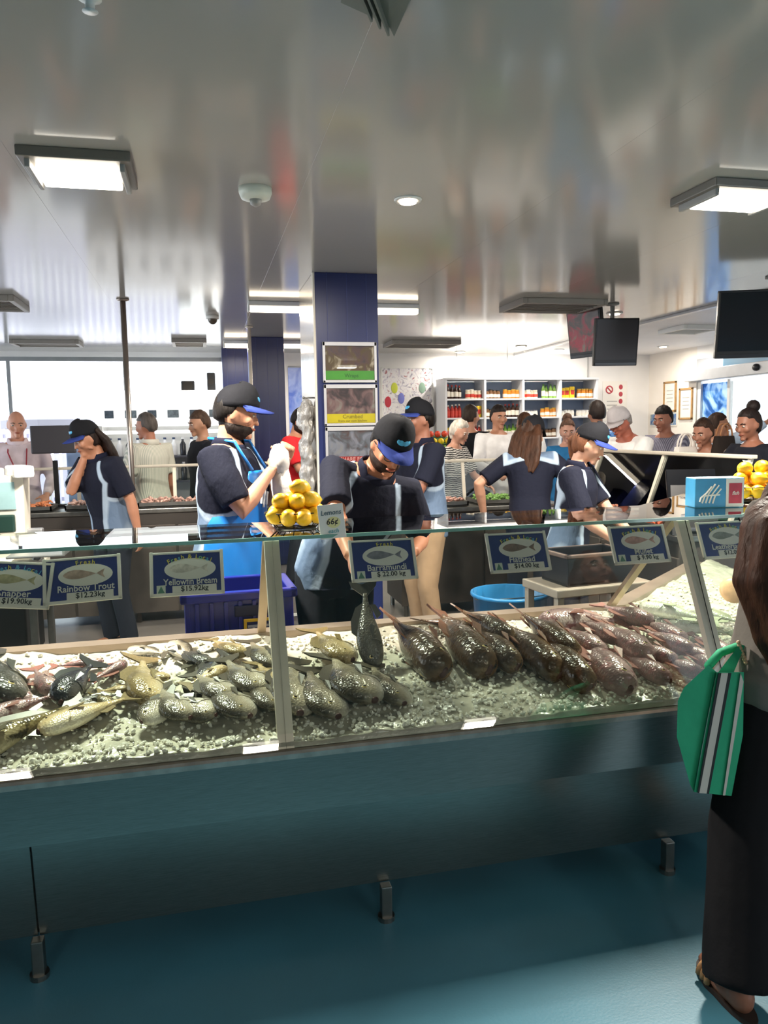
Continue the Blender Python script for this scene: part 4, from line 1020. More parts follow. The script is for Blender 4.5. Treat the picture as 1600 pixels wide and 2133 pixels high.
    if beard:
        def bfn(d, p): return p * (1.0 if (d.y < 0.35 and d.z < 0.15) else 0.8)
        b = MB(); b.ell(hp(0, .0, -.046) * s, (.072 * s, .097 * s, .086 * s), 20, 14, M=HM, fn=lambda d, p: p * (1.0 + 0.02 * noise.noise(d * 9)) if (d.y < 0.35 and d.z < -0.02 - 0.45 * max(0, -d.y - .75)) else p * 0.8)
        b.build('beard', hair_mat(beard), root, True)
    if st != 'bald':
        low = {'short': -.035, 'curly': -.05}.get(st, -.07); gr = {'curly': 1.13, 'bun': 1.04}.get(st, 1.07)
        amp = {'curly': .1}.get(st, .055)
        def fn(d, p):
            q = p * (gr + amp * noise.noise(Vector((d.x * 4, d.y * 4, d.z * 4)) + Vector((loc[0], 0, 0))))
            if p.y < -.005 and p.z < .052 - .25 * max(0, p.y + .06): q = p * .84
            if p.z < low and p.y < .04: q = p * .84
            if p.z < low - .03: q = Vector((p.x * .8, p.y * .8, p.z))
            return q
        b = MB(); b.ell(hp(0, .010, .012) * s, (.079 * s, .098 * s, .115 * s), 28, 20, M=HM, fn=fn); b.build('hair', hm, root, True)
    if st == 'bun':
        b = MB(); b.ell(hp(0, .07, .125) * s, (.05 * s, .05 * s, .05 * s), 16, 12, fn=lambda d, p: p * (1 + .12 * noise.noise(d * 4))); b.build('hair_bun', hm, root, True)
    if st in ('long', 'ponytail'):
        b = MB(); 
        if st == 'ponytail':
            dq = -1 if len(hair) < 3 else hair[2]
            P = [hp(0, .085, .03), hp(.03 * dq, .115, -.02), hp(.075 * dq, .075, -.1), hp(.09 * dq, .01, -.18), hp(.088 * dq, -.05, -.28), hp(.08 * dq, -.07, -.40)]
            b.tube([p * s for p in P], [.02 * s, .03 * s, .034 * s, .032 * s, .024 * s, .006 * s], 10)
        else:
            for q in range(-3, 4):
                P = [hp(q * .022, .06, .05), hp(q * .03, .095, -.05), hp(q * .034, .10, -.15), hp(q * .034, .10, -.25), hp(q * .03, .11, -.33)]
                b.tube([p * s for p in P], [.02 * s, .03 * s, .03 * s, .026 * s, .008 * s], 8)
        hme = remesh(b, .008, 3); hme.materials.append(hm); link('hair_length', hme, root)
    if cap:
        cm, bmz, em = cap
        b = MB(); n = 24; rr = []
        for k in range(9):
            t = k / 8 * math.pi / 2; zz = .118 * math.sin(t); r_ = math.cos(t) ** 0.75 if k < 8 else 0.03
            rr.append([hp(.087 * r_ * math.cos(a), .004 + .108 * r_ * math.sin(a), .03 + zz * (1.0 if math.sin(a) > -.5 else 1.0) - .012 * math.sin(a)) * s for a in [2 * math.pi * j / n for j in range(n)]])
        b.loft(rr); co = b.build('cap', cm, root, True)
        b = MB(); top = []; botm = []
        for j in range(13):
            a = math.pi + R(14) + (math.pi - R(28)) * j / 12
            top.append((.085 * math.cos(a), .004 + .106 * math.sin(a), .044 + .0 * math.cos(a))); k_ = math.sin((a - math.pi))
            botm.append((.083 * math.cos(a), .004 + .106 * math.sin(a) - .075 * k_ ** .6, .028 - .022 * abs(math.cos(a)) * 0 + .018 * (1 - abs(math.cos(a))) - .012))
        vs = []
        for dz in (0, .004):
            for x_, y_, z_ in top + botm: vs.append(hp(x_, y_, z_ + dz) * s)
        fs = []
        for j in range(12):
            fs += [(j, j + 1, 14 + j, 13 + j), (26 + j, 39 + j, 40 + j, 27 + j), (13 + j, 14 + j, 40 + j, 39 + j), (j, 26 + j, 27 + j, j + 1)]
        b.add(vs, fs); b.build('brim', bmz, co, True)
        b = MB(); b.ell(hp(0, .004, .15) * s, (.009 * s, .009 * s, .006 * s), 8, 6); b.build('cap_button', cm, co, True)
        if em:
            b = MB(); b.ell(hp(0, -.088, .088) * s, (.032 * s, .009 * s, .02 * s), 16, 8, M=HM @ Matrix.Rotation(R(-28), 3, 'X')); b.build('cap_emblem', em, co, True)
    return root, dict(tp=tp, hp=hp, arms=arms, s=s, HM=HM, kn=kn)

STAFF = dict(shirt=POLO, polo=True, collar='14172a', cap=(CAPM, BRIM, EMB))
# --- staff behind the counter
A, _ = person('worker in navy polo and cap at left raising a hand to the mouth', (-0.66, 6.0), -48, 1.72, lean=12, head=(-15, 22, 0), skin='a9765c', hair=('long', '241a17'),
       aR=((-.03, -.2, 1.45), (-.5, -.1, -1)), aL=((.28, .02, .88), (.4, .6, 0)), curl=(1.0, .7), vox=.010, **STAFF)
Bp, Bi = person('bearded worker in navy polo and blue apron wrapping a parcel', (0.12, 3.98), 64, 1.83, lean=3, head=(20, 12, 0), skin='b98468', hair=('short', '15110f'), beard='1d1512', fat=1.13,
       aR=(to_local(atY(566, 978, 3.82), (.12, 3.98), 64, 1.83), (-.6, .3, -1)), aL=(to_local(atY(592, 960, 3.95), (.12, 3.98), 64, 1.83), (.4, .4, -1)), curl=(.9, .9), vox=.0085, **STAFF)
Cp, Ci = person('worker in navy polo and cap leaning over the ice to lift a fish', (0.60, 3.60), -4, 1.78, lean=26, side=19, head=(10, 38, 10), skin='b5795c', hair=('short', '120e0d'), beard='2a1c17', glasses=True,
       aR=(to_local(FISH_TAIL + Vector((-.035, .05, .075)), (.60, 3.60), -4, 1.78), (-1, .2, -.4)), aL=(to_local(atY(862, 1150, 3.3), (.60, 3.60), -4, 1.78), (.35, 1, .2)), curl=(1.35, .6), vox=.0075, palm=((.9, .25, -.1), (-1, 0, 0)), pants='1c1e24', **STAFF)
Dp, _ = person('worker in navy polo and khaki trousers facing left beside the column', (1.55, 5.25), -78, 1.79, lean=3, head=(-4, 0, 0), skin='8f5f4b', hair=('short', '17120f'), pants='a3866a',
       aR=((-.02, -.38, 1.16), (-.6, .3, -1)), aL=((.05, -.36, 1.14), (.6, .3, -1)), curl=(.9, .9), vox=.010, hem=.82, **STAFF)
Ep, _ = person('worker seen from behind with brown hair under a black cap', (2.27, 5.05), 163, 1.69, lean=12, head=(-30, 18, 0), skin='b98a70', hair=('long', '3a2418'), female=True,
       aR=((-.3, -.2, 1.08), (-.6, .6, -.2)), aL=((.34, -.12, 1.02), (1, .6, 0)), vox=.010, shirt=POLO, polo='yoke', collar='14172a', cap=(CAPM, CAPM, None))
Fp, _ = person('young worker in navy polo with cap and ponytail looking down', (2.15, 4.25), 48, 1.63, lean=8, head=(6, 24, 0), skin='c89a83', hair=('ponytail', '6b4530', 1), female=True,
       aR=((-.15, -.36, 1.0), (-.5, .3, -1)), aL=((.12, -.4, 1.0), (.5, .3, -1)), vox=.0085, **STAFF)
Zp, _ = person('dark clothed worker cut off by the left picture edge', (-1.42, 4.7), -160, 1.72, lean=14, head=(0, 20, 0), skin='a9765c', vox=.012, face_detail=False, **STAFF)
# blue apron of the wrapping worker
b = MB(); tp, s = Bi['tp'], Bi['s']; n = 13
fr = []
for z, hw, dep in ((1.36, .09, .150), (1.25, .115, .172), (1.16, .19, .178), (1.05, .225, .182), (.9, .25, .20), (.7, .28, .23), (.45, .31, .26), (.22, .33, .28)):
    row = []
    for k in range(n):
        u = -1 + 2 * k / (n - 1); a = u * (1.0 if z > 1.2 else 1.75)
        if z > 1.2: p = Vector((u * hw, -dep * math.cos(a * .55), z))
        else: p = Vector((math.sin(a) * hw, -dep * math.cos(a) - .005, z))
        row.append(tp(p) * s)
    fr.append(row)
vs = [p for r_ in fr for p in r_]; fs = [(i * n + k, i * n + k + 1, (i + 1) * n + k + 1, (i + 1) * n + k) for i in range(len(fr) - 1) for k in range(n - 1)]
APR = mat('blue_apron', '1f74c4', 0.32, 0, 0.5, var=0.12, scale=5, bump=0.25, bscale=9)
b.add(vs, fs); ap = b.build('apron', APR, Bp, True); md = ap.modifiers.new('t', 'SOLIDIFY'); md.thickness = .004
md = ap.modifiers.new('s', 'SUBSURF'); md.levels = 1; md.render_levels = 1
b = MB()
for q in (-1, 1): b.tube([tp((q * .085, -.15, 1.36)) * s, tp((q * .09, -.06, 1.49)) * s, tp((q * .05, .09, 1.50)) * s, tp((0, .1, 1.49)) * s], .008, 6)
b.build('strap', APR, ap, True)
for q, (x0, z0, x1, z1) in enumerate(((-.05, 1.2, -.02, 1.27), (-.02, 1.18, .01, 1.27), (.02, 1.19, .04, 1.25))):
    b = MB(); b.tube([tp((x0, -.182, z0)) * s, tp((x1, -.178, z1)) * s], .006, 6); b.build('apron_print', WPLAST, ap)
# paper parcel in the hands of the wrapping worker
pc = Bp.matrix_world
hx = R(64); wp = Vector((math.cos(hx) * 0 - math.sin(hx) * -0.5, math.sin(hx) * 0 + math.cos(hx) * -0.5))
pm = MB(); pm.ell((0, 0, 0), (.05, .07, .08), 16, 12, fn=lambda d, p: p * (1 + .18 * noise.noise(d * 3)))
pm.tube([(0, 0, -.05), (.01, .01, -.14), (.02, 0, -.24), (.02, .01, -.3)], [.045, .055, .05, .03], 12)
po = pm.build('paper_parcel', mat('white_paper', 'd9d2cc', 0.6, var=0.08, scale=20, bump=0.5, bscale=18), None, True)
tgt = atY(582, 958, 3.86); po.location = tgt
tag(po, 'white paper parcel in the hands of the apron worker', 'parcel')

# ------------------------------------------------------------------ customers on the far side
SH_STRIPE = stripe_mat('white_stripe_shirt', 'e6e3d8', 'b9bdb2', 22, 0)
SH_ZEBRA = stripe_mat('zebra_top', 'e2ded8', '2c2a2b', 16, 2, 0, 5.0)
SH_BLUEPAT = pattern_mat('blue_pattern_shirt', '2c4f92', '5d8ac4', 'c7d6ea', 26)
SH_GREYS = stripe_mat('grey_stripe_shirt', '5c5a6a', '8a8896', 20, 0, 30)
CG = 'customers beyond the rear counters'
Gp, Gi = person('bald man in pale pink shirt with red lanyard at far left', (-1.66, 7.8), 8, 1.84, head=(5, 8, 0), skin='c78f78', hair=('bald', '8a7466'), shirt=cloth('e3d3dc'), sleeve='long', collar='e3d3dc', vox=.013, group=CG,
       aR=((-.2, -.3, 1.0), (-.6, .3, -1)), aL=((.22, -.25, 1.0), (.6, .3, -1)), pants='3a3a44')
b = MB(); tp, s = Gi['tp'], Gi['s']
for q in (-1, 1): b.tube([tp((q * .075, .0, 1.475)) * s, tp((q * .075, -.125, 1.38)) * s, tp((q * .045 + .02, -.155, 1.24)) * s, tp((.035, -.16, 1.16)) * s], .006, 6)
b.build('lanyard', mat('lanyard_red', 'a03342', 0.6), Gp, True)
b = MB(); p = tp((.04, -.165, 1.11)) * s; b.bbox(p, (.075, .006, .1), .002); b.build('badge', mat('badge_blue', '4a7ba6', 0.4), Gp)
person('grey haired man in striped white shirt behind the steel pole', (-0.48, 7.75), -140, 1.80, head=(20, 6, 0), skin='b5785f', hair=('short', '5a5350'), shirt=SH_STRIPE, collar='dcd9ce', vox=.013, group=CG,
       aL=((.26, -.08, .9), (.5, .5, 0)), hem=.8, pants='55504a')
person('man in black shirt half hidden behind the apron worker', (0.02, 7.9), -70, 1.82, head=(0, 8, 0), skin='b98a70', hair=('short', '4b3a30'), shirt='1d1f26', vox=.014, group=CG)
person('bearded man in red t-shirt looking down beside the column', (0.93, 7.9), 62, 1.85, lean=4, head=(0, 22, 0), skin='a9765c', hair=('short', '191413'), beard='241a17', shirt='c3262c', vox=.013, group=CG, fat=1.08,
       aR=((-.12, -.36, 1.1), (-.5, .3, -1)), aL=((.12, -.38, 1.12), (.5, .3, -1)), pants='33363f')
person('white haired woman in zebra top bending to the right', (2.44, 7.5), 38, 1.70, lean=12, head=(0, 18, 0), skin='c08f78', hair=('curly', 'd9cfc2'), shirt=SH_ZEBRA, female=True, vox=.013, group=CG, fat=1.05,
       aL=((.15, -.42, 1.05), (.6, .3, -1)), pants='262830')
person('man in black shirt facing the shelves behind the white haired woman', (3.0, 8.35), 148, 1.86, head=(-25, 0, 0), skin='bb8870', hair=('short', '3a2f29'), shirt='17181d', vox=.014, group=CG)
person('man in plain white t-shirt facing the counter', (3.12, 7.8), 4, 1.84, head=(0, 4, 0), skin='b98468', hair=('short', '211a18'), shirt='eceaea', sleeve='long', vox=.013, group=CG,
       aR=((-.18, -.3, 1.08), (-.6, .2, -1)), aL=((.18, -.32, 1.1), (.6, .2, -1)))
person('brown haired woman in white top turned to the shelves', (3.52, 8.0), 170, 1.76, head=(20, 0, 0), skin='c08f78', hair=('long', '4b3324'), shirt='f1f0ee', female=True, vox=.014, group=CG)
person('woman in bright blue t-shirt between the two capped workers', (3.58, 7.1), -12, 1.68, head=(-8, 12, 0), skin='bf8f7c', hair=('bun', '5b4236'), shirt='2b6ea3', female=True, vox=.013, group=CG)
person('dark haired man in blue patterned shirt by the white door', (4.05, 7.35), 165, 1.86, lean=2, head=(10, 0, 0), skin='a9765c', hair=('short', '2b2320'), shirt=SH_BLUEPAT, hem=.8, vox=.013, group=CG, fat=1.08)
Qp, Qi = person('man in pale cap and white shirt with red band bending forward', (3.86, 6.2), -72, 1.82, lean=22, head=(0, 28, 0), skin='a9604c', hair=('short', '9a9490'), shirt='f2f0ee', vox=.011, group=CG, fat=1.12,
       aR=((-.2, -.5, .98), (-.6, .3, -1)), aL=((.16, -.5, .96), (.6, .3, -1)), cap=(cloth('c9c2c4'), cloth('bdb5b7'), None), pants='4a4a52')
b = MB(); tp, s = Qi['tp'], Qi['s']; n = 24; rr = []
for z in (1.20, 1.275): rr.append([tp((math.copysign(abs(math.cos(a)) ** .85, math.cos(a)) * (.165 * 1.12 + .03), -.006 + math.copysign(abs(math.sin(a)) ** .9, math.sin(a)) * (.117 * 1.12 + .036) - (.012 if math.sin(a) < 0 else 0), z)) * s for a in [2 * math.pi * k / n for k in range(n)]])
b.loft(rr, False); o = b.build('red_band', cloth('b8303f'), Qp, True); md = o.modifiers.new('t', 'SOLIDIFY'); md.thickness = .004
person('dark haired man in grey striped shirt in profile at right', (4.5, 6.75), -66, 1.79, lean=8, head=(0, 10, 0), skin='a06a55', hair=('short', '1d1715'), shirt=SH_GREYS, vox=.011, group=CG,
       aR=((-.2, -.4, 1.0), (-.6, .3, -1)), aL=((.16, -.42, .98), (.6, .3, -1)))
Sp, Si = person('brown haired woman in beige cardigan stooping with dark handbag', (4.33, 5.8), -62, 1.69, lean=22, head=(-5, 14, 0), skin='b07a63', hair=('short', '3b2a21'), shirt='9c8b82', sleeve='long', female=True, vox=.011, group=CG,
       aR=((-.15, -.5, .98), (-.6, .3, -1)), aL=((.2, -.35, 1.02), (.6, .3, -1)))
person('woman with dark hair in a bun and black top at right edge', (4.12, 5.05), -82, 1.72, lean=6, head=(0, 12, 0), skin='9a6650', hair=('bun', '241b1a'), shirt='1b1d26', female=True, vox=.010, group=CG,
       aR=((-.15, -.45, 1.05), (-.6, .3, -1)), aL=((.2, -.2, .95), (.6, .3, -1)))
person('person in light blue shirt reaching a hand up near the door', (4.85, 6.5), 60, 1.70, head=(0, 0, 0), skin='a9765c', hair=('short', '3b2a21'), shirt='b9c9dd', sleeve='long', vox=.013, group=CG,
       aL=((.12, -.48, 1.66), (.4, .2, -1)), aR=((-.2, -.2, .95), (-.5, .5, 0)))
# handbag and carrier bags
def soft_bag(name, label, c, size, mt, rz=0, cat='bag', handle=True, hm=None):
    t = thing(name, label, cat, c, rz)
    x, y, z = size; b = MB(); rr = []
    for k in range(7):
        u = k / 6; f = 1 - .18 * u + .06 * math.sin(u * 3.1); n = 20
        rr.append([(x / 2 * f * math.copysign(abs(math.cos(a)) ** .6, math.cos(a)), y / 2 * (1 - .55 * u) * math.copysign(abs(math.sin(a)) ** .6, math.sin(a)), z * u) for a in [2 * math.pi * j / n for j in range(n)]])
    b.loft(rr); b.build('pouch', mt, t, True)
    if handle:
        for sgn in (-1, 1):
            b = MB(); b.tube([(x * .28 * math.cos(a), sgn * y * .15, z * .97 + z * .45 * math.sin(a)) for a in [math.pi * k / 10 for k in range(11)]], .008, 6); b.build('handle', hm or mt, t, True)
    return t
hb = atY(1508, 938, 5.62)
soft_bag('handbag', 'dark brown handbag on the arm of the stooping woman', (hb.x, 5.62, hb.z - .12), (.3, .13, .24), cloth('2d2521'), R(20), hm=mat('tan_leather', 'a8734c', 0.5))
cb = atY(1428, 955, 5.75)
soft_bag('carrier_bag', 'white carrier bag in front of the grey striped shirt', (cb.x, 5.75, cb.z - .16), (.24, .14, .26), mat('white_bag', 'e6e0da', 0.4, var=0.04, bump=0.3, bscale=12), 0)
cb = atY(638, 925, 7.85)
o = thing('paper_packet', 'white printed packet held by the man in red', 'packet', (cb.x, 7.85, cb.z - .06), R(15))
b = MB(); b.bbox((0, 0, .06), (.2, .05, .12), .008); b.build('wrap', mat('packet_white', 'd9cfd0', 0.5, var=0.05), o)
b = MB(); b.box((0, -.026, .06), (.16, .002, .05)); b.build('label_strip', mat('packet_grey', 'b9a9a9', 0.5), o)

# ------------------------------------------------------------------ woman with the green bag at the right edge
WL = (1.67, 1.88); WF, WH = 176, 1.63
_an = to_local(atZ(1536, 2100, 0.0), WL, WF, WH)
Wp, Wi = person('long haired woman in grey top and black trousers at right edge', WL, WF, WH, lean=2, side=-9, head=(0, 8, 0), skin='8a5a45', hair=('long', '3a2115'), female=True, shirt='6f6964', sleeve='short', pants='0e0e12', vox=.0085,
       aL=(to_local(atY(1572, 1352, 1.88), WL, WF, WH), (-.3, 1, 0)), aR=((-.24, -.1, .9), (-.4, .6, 0)), curl=(.5, 1.2), feet=((0, 0), (_an.x - .105, _an.y - .02)), hem=.80, shoes=None, fat=1.1, wide=.035)
s = Wi['s']; hp = Wi['hp']
b = MB()
for i in range(9):
    a = R(-5 + i * 24); dx, dy = math.cos(a), math.sin(a)
    P = [hp(dx * .06, .01 + dy * .07, .06), hp(dx * .085, .015 + dy * .1, -.02), hp(.02 + dx * .115, .04 + dy * .13, -.12), hp(.085 + dx * .185, .09 + dy * .15, -.23), hp(.10 + dx * .20, .095 + dy * .15, -.38), hp(.09 + dx * .18, .10 + dy * .13, -.55), hp(.07 + dx * .13, .09 + dy * .10, -.70)]
    b.tube([p * s for p in P], [.02, .036, .045, .05, .048, .036, .008], 10)
hme = remesh(b, .009, 3); fold(hme, 18, 3, .012); hme.materials.append(hair_mat('3a2115')); link('long_hair', hme, Wp)
# tote bag
BAGG = mat('green_canvas', '2f9a72', 0.75, spec=0.2, var=0.08, scale=8, bump=0.35, bscale=16)
BW_, BK_ = mat('bag_stripe_white', 'b9b4ac', 0.7), mat('bag_stripe_black', '17181a', 0.7)
bc = atY(1478, 1500, 1.80)
t = thing('tote_bag', 'green tote bag with black and white stripes on the arm', 'bag', (bc.x, 1.80, 0))
def bp(px, py, dy=0):
    p = atY(px, py, 1.80 + dy); return Vector((p.x - bc.x, dy, p.z))
n = 10
outL = [(1408, 1455), (1406, 1520), (1440, 1640), (1490, 1652)]
def quad(cs, y0, y1, name, mt, par):
    b = MB(); b.prism(None, [bp(x, y, y0) for x, y in cs], [bp(x, y, y1) for x, y in cs]); return b.build(name, mt, par)
quad([(1425, 1432), (1412, 1460), (1410, 1535), (1438, 1635), (1446, 1650), (1462, 1560), (1493, 1400), (1476, 1385)], 0, .09, 'side_panel', BAGG, t)
quad([(1493, 1400), (1446, 1650), (1524, 1658), (1548, 1530), (1550, 1400)], -.012, .10, 'front_panel', BAGG, t)
quad([(1497, 1402), (1453, 1651), (1457, 1652), (1503, 1402)], -.018, -.011, 'dark_stripe', BK_, t)
quad([(1503, 1402), (1457, 1652), (1472, 1653), (1517, 1402)], -.018, -.011, 'pale_stripe', BW_, t)
quad([(1517, 1402), (1472, 1653), (1477, 1654), (1524, 1402)], -.018, -.011, 'dark_stripe', BK_, t)
quad([(1543, 1402), (1506, 1657), (1511, 1657), (1549, 1420)], -.018, -.011, 'pale_stripe', BW_, t)
b = MB(); b.prism(None, [bp(1495, 1402, .03), bp(1528, 1402, .03), bp(1552, 1345, .05), bp(1541, 1342, .05)], [bp(1495, 1402, .045), bp(1528, 1402, .045), bp(1552, 1345, .065), bp(1541, 1342, .065)]); b.build('handle', BAGG, t)
b = MB(); b.tube([bp(1475, 1388, .05), bp(1500, 1360, .09), bp(1541, 1345, .09)], .012, 8); b.build('handle', BAGG, t, True)
b = MB()
for i in range(9):
    q = bp(1538 + 2.2 * i, 1338 + 6 * i, .05); b.ell(q, (.006, .006, .006), 8, 6)
b.build('bead_trim', mat('bead_gold', 'c9a988', 0.35), t, True)
# sandals on the bare feet
for q in (-1, 1):
    an = Wi['kn'][q][2].copy(); an.z = 0
    b = MB(); el = [(an + Vector((.046 * math.cos(a) * (1.08 if math.sin(a) < 0 else .9), -.055 + .14 * math.sin(a), 0))) for a in [2 * math.pi * k / 22 for k in range(22)]]
    b.prism(None, [Vector((p.x, p.y, .002)) * s for p in el], [Vector((p.x, p.y, .018)) * s for p in el]); sd = b.build('sandal_sole', mat('sole_dark', '2a1d18', 0.7), Wp)
    for k in range(3):
        b = MB(); b.tube([(an + Vector((.046 * math.cos(a), -.085 - .022 * k, .02 + (.062 - .008 * k) * math.sin(a)))) * s for a in [math.pi * j / 10 for j in range(11)]], .009, 6); b.build('sandal_strap', mat('woven_tan', 'b98a5c', 0.6, var=0.2, scale=60), sd, True)

# ------------------------------------------------------------------ rear counters of the island
BENCH = mat('bench_dark', '4a443f', 0.5, 0.2, var=0.1, scale=3)
def bench(name, label, c, size, rz=0, top=STEEL_D, guard=None):
    t = thing(name, label, 'counter', c, rz); x, y, z = size
    b = MB(); b.bbox((0, 0, (z - .04) / 2 + .05), (x - .04, y - .04, z - .14), .006); b.build('body', BENCH, t)
    b = MB(); b.bbox((0, 0, z - .02), (x, y, .04), .008); b.build('worktop', top, t)
    for k in range(max(2, int(x / .7))):
        u = -x / 2 + x * (k + .5) / max(2, int(x / .7))
        b = MB(); b.bbox((u, -y / 2 + .012, z * .48), (x / max(2, int(x / .7)) - .02, .02, z - .24), .004); d = b.build('front_door', mat('bench_panel', '544c46', 0.45, 0.3, var=0.08), t)
        bb = MB(); bb.bbox((u, -y / 2 - .008, z - .2), (.14, .014, .02), .004); bb.build('handle', STEEL_D, d)
    for sx in (-1, 1):
        for sy in (-1, 1):
            b = MB(); b.cyl((sx * (x / 2 - .06), sy * (y / 2 - .06), .05), .02, .1, 12); b.build('leg', STEEL_D, t)
    if guard:
        gy, gh, lean = guard
        n = max(2, int(x / .8))
        for k in range(n + 1):
            u = -x / 2 + .03 + (x - .06) * k / n
            b = MB(); b.prism(None, [(u - .015, gy - .01, z), (u + .015, gy - .01, z), (u + .015, gy + .01, z), (u - .015, gy + .01, z)],
                              [(u - .015, gy + lean - .01, z + gh), (u + .015, gy + lean - .01, z + gh), (u + .015, gy + lean + .01, z + gh), (u - .015, gy + lean + .01, z + gh)]); b.build('guard_post', STEEL_P, t)
            if k < n:
                v = -x / 2 + .03 + (x - .06) * (k + 1) / n
                b = MB(); b.prism(None, [(u + .017, gy - .003, z + .03), (v - .017, gy - .003, z + .03), (v - .017, gy + .003, z + .03), (u + .017, gy + .003, z + .03)],
                                  [(u + .017, gy + lean - .003, z + gh), (v - .017, gy + lean - .003, z + gh), (v - .017, gy + lean + .003, z + gh), (u + .017, gy + lean + .003, z + gh)]); b.build('guard_pane', GLASS, t)
        b = MB(); b.bbox((0, gy + lean, z + gh + .012), (x, .05, .025), .006); b.build('guard_rail', STEEL_P, t)
    return t
bench('rear_counter', 'dark fronted rear counter at left below the striped shirt man', (-1.05, 6.92, 0), (3.3, .55, .98), guard=(.2, .32, .05))
bench('rear_counter', 'dark rear counter behind the khaki trousers', (2.35, 6.5, 0), (1.5, .6, .93), guard=(.2, .36, .06))
bench('side_counter', 'glazed side counter in front of the bending man', (3.12, 5.05, 0), (1.9, .62, .92), R(-90), guard=(.05, .46, .16))
def tray(label, c, size, col, n=60, rz=0, seed=1):
    t = thing('seafood_tray', label, 'tray', c, rz); x, y = size
    b = MB(); b.bbox((0, 0, .008), (x, y, .016), .004)
    for sx in (-1, 1): b.box((sx * (x / 2 - .006), 0, .022), (.012, y, .04)); b.box((0, sx * (y / 2 - .006), .022), (x, .012, .04))
    b.build('pan', STEEL_D, t)
    rr = random.Random(seed); b = MB()
    for k in range(n):
        a = rr.uniform(0, 6.28); px, py = rr.uniform(-x / 2 + .03, x / 2 - .03), rr.uniform(-y / 2 + .03, y / 2 - .03); pz = .025 + rr.uniform(0, .035)
        pts = [(px + .026 * math.cos(a + q * .5) * 1.0, py + .026 * math.sin(a + q * .5), pz + .008 * math.sin(q)) for q in range(5)]
        b.tube(pts, [.005, .011, .011, .008, .003], 6)
    o = b.build('prawns', mat('prawn_' + col, col, 0.3, var=0.25, scale=50), t, True); o['kind'] = 'stuff'
    return t
tray('tray of orange prawns at the far left of the rear counter', (-1.45, 6.82, .985), (.5, .3), 'e08a5a', 70, seed=2)
tray('tray of pale pink prawns behind the cap worker', (-.85, 6.82, .985), (.5, .3), 'd8b2a4', 70, seed=3)
tray('tray of pink seafood beside the steel pole', (-.28, 6.82, .985), (.5, .3), 'd3a99b', 70, seed=4)
tray('tray of whitish prawns left of the navy column', (.3, 6.82, .985), (.5, .3), 'dcc0b4', 70, seed=5)
tray('tray of pinkish seafood behind the khaki trousers', (1.95, 6.42, .935), (.55, .36), 'c89a8c', 80, seed=6)
tray('tray of fresh green garnish on the rear counter', (2.55, 6.42, .935), (.45, .36), '6f9a4a', 70, seed=7)
tray('tray of orange crabs on the side counter', (2.95, 4.55, .925), (.28, .5), 'e0603a', 70, seed=8)
tray('tray of brownish prawns under the striped shirt man at right', (2.98, 5.15, .925), (.28, .5), 'b4765e', 70, seed=9)

# black till on the side counter
t = thing('till', 'black till with slanted back standing on the side counter', 'till', (2.98, 4.22, .922), R(-20))
b = MB(); b.prism(None, [(-.14, -.12, 0), (.14, -.12, 0), (.14, .14, 0), (-.14, .14, 0)], [(-.13, .0, .3), (.13, .0, .3), (.13, .04, .3), (-.13, .04, .3)]); b.build('casing', BLACK_P, t)
b = MB(); b.bbox((0, .02, .3), (.3, .03, .2), .008, M=Matrix.Rotation(R(-20), 3, 'X')); b.build('screen', mat('screen_dark', '0d0e12', 0.15), t)
b = MB(); b.bbox((0, -.1, .035), (.2, .06, .02), .006); b.build('keypad', mat('keypad_grey', '3a3b45', 0.4), t)

# weighing scale on its stand at the left
t = thing('steel_table', 'small dark steel table under the white weighing scale', 'table', (-1.12, 4.3, 0))
b = MB(); b.bbox((0, 0, .88), (.62, .5, .04), .006); b.build('worktop', STEEL_D, t)
b = MB(); b.bbox((-.02, .02, .6), (.5, .42, .3), .01); b.build('cupboard', mat('cupboard_black', '232221', 0.5), t)
for sx in (-1, 1):
    for sy in (-1, 1):
        b = MB(); b.bbox((sx * .27, sy * .21, .43), (.035, .035, .86), .005); b.build('leg', STEEL_D, t)
t = thing('weighing_scale', 'cream weighing scale with tall head and flat steel platter', 'scale', (-.98, 4.2, .9))
CRM = mat('scale_cream', 'd6d0c2', 0.35, var=0.05)
b = MB(); b.bbox((0, .05, .04), (.34, .3, .08), .02); b.build('base', CRM, t)
b = MB(); b.prism(None, [(-.13, .05, .08), (.08, .05, .08), (.08, .17, .08), (-.13, .17, .08)], [(-.15, .0, .5), (.1, .0, .5), (.1, .15, .5), (-.15, .15, .5)]); b.build('tower', CRM, t)
b = MB(); b.bbox((.07, .07, .52), (.1, .2, .06), .015, rz=R(25)); b.build('printer_lid', WPLAST, t)
b = MB(); b.bbox((-.09, .02, .515), (.15, .16, .05), .012, rz=R(-10)); b.build('display_hood', WPLAST, t)
b = MB(); b.box((-.03, .012, .4), (.17, .01, .14), M=Matrix.Rotation(R(7), 3, 'X')); b.build('display', mat('display_teal', '8fb0b4', 0.2, var=0.1), t)
b = MB(); b.bbox((.0, -.0, .26), (.1, .03, .09), .01); b.build('label_slot', mat('slot_green', '16302a', 0.4), t)
b = MB(); b.bbox((.18, -.12, .12), (.26, .26, .012), .005); b.build('platter', ALU, t)
b = MB(); b.bbox((.31, -.12, .13), (.012, .26, .03), .004); b.build('platter_rim', ALU, t)
b = MB(); b.cyl((.15, -.06, .1), .02, .04, 12); b.build('spindle', STEEL_D, t)
b = MB(); b.bbox((.12, .1, .2), (.08, .05, .04), .008); b.build('bracket', ALU, t)
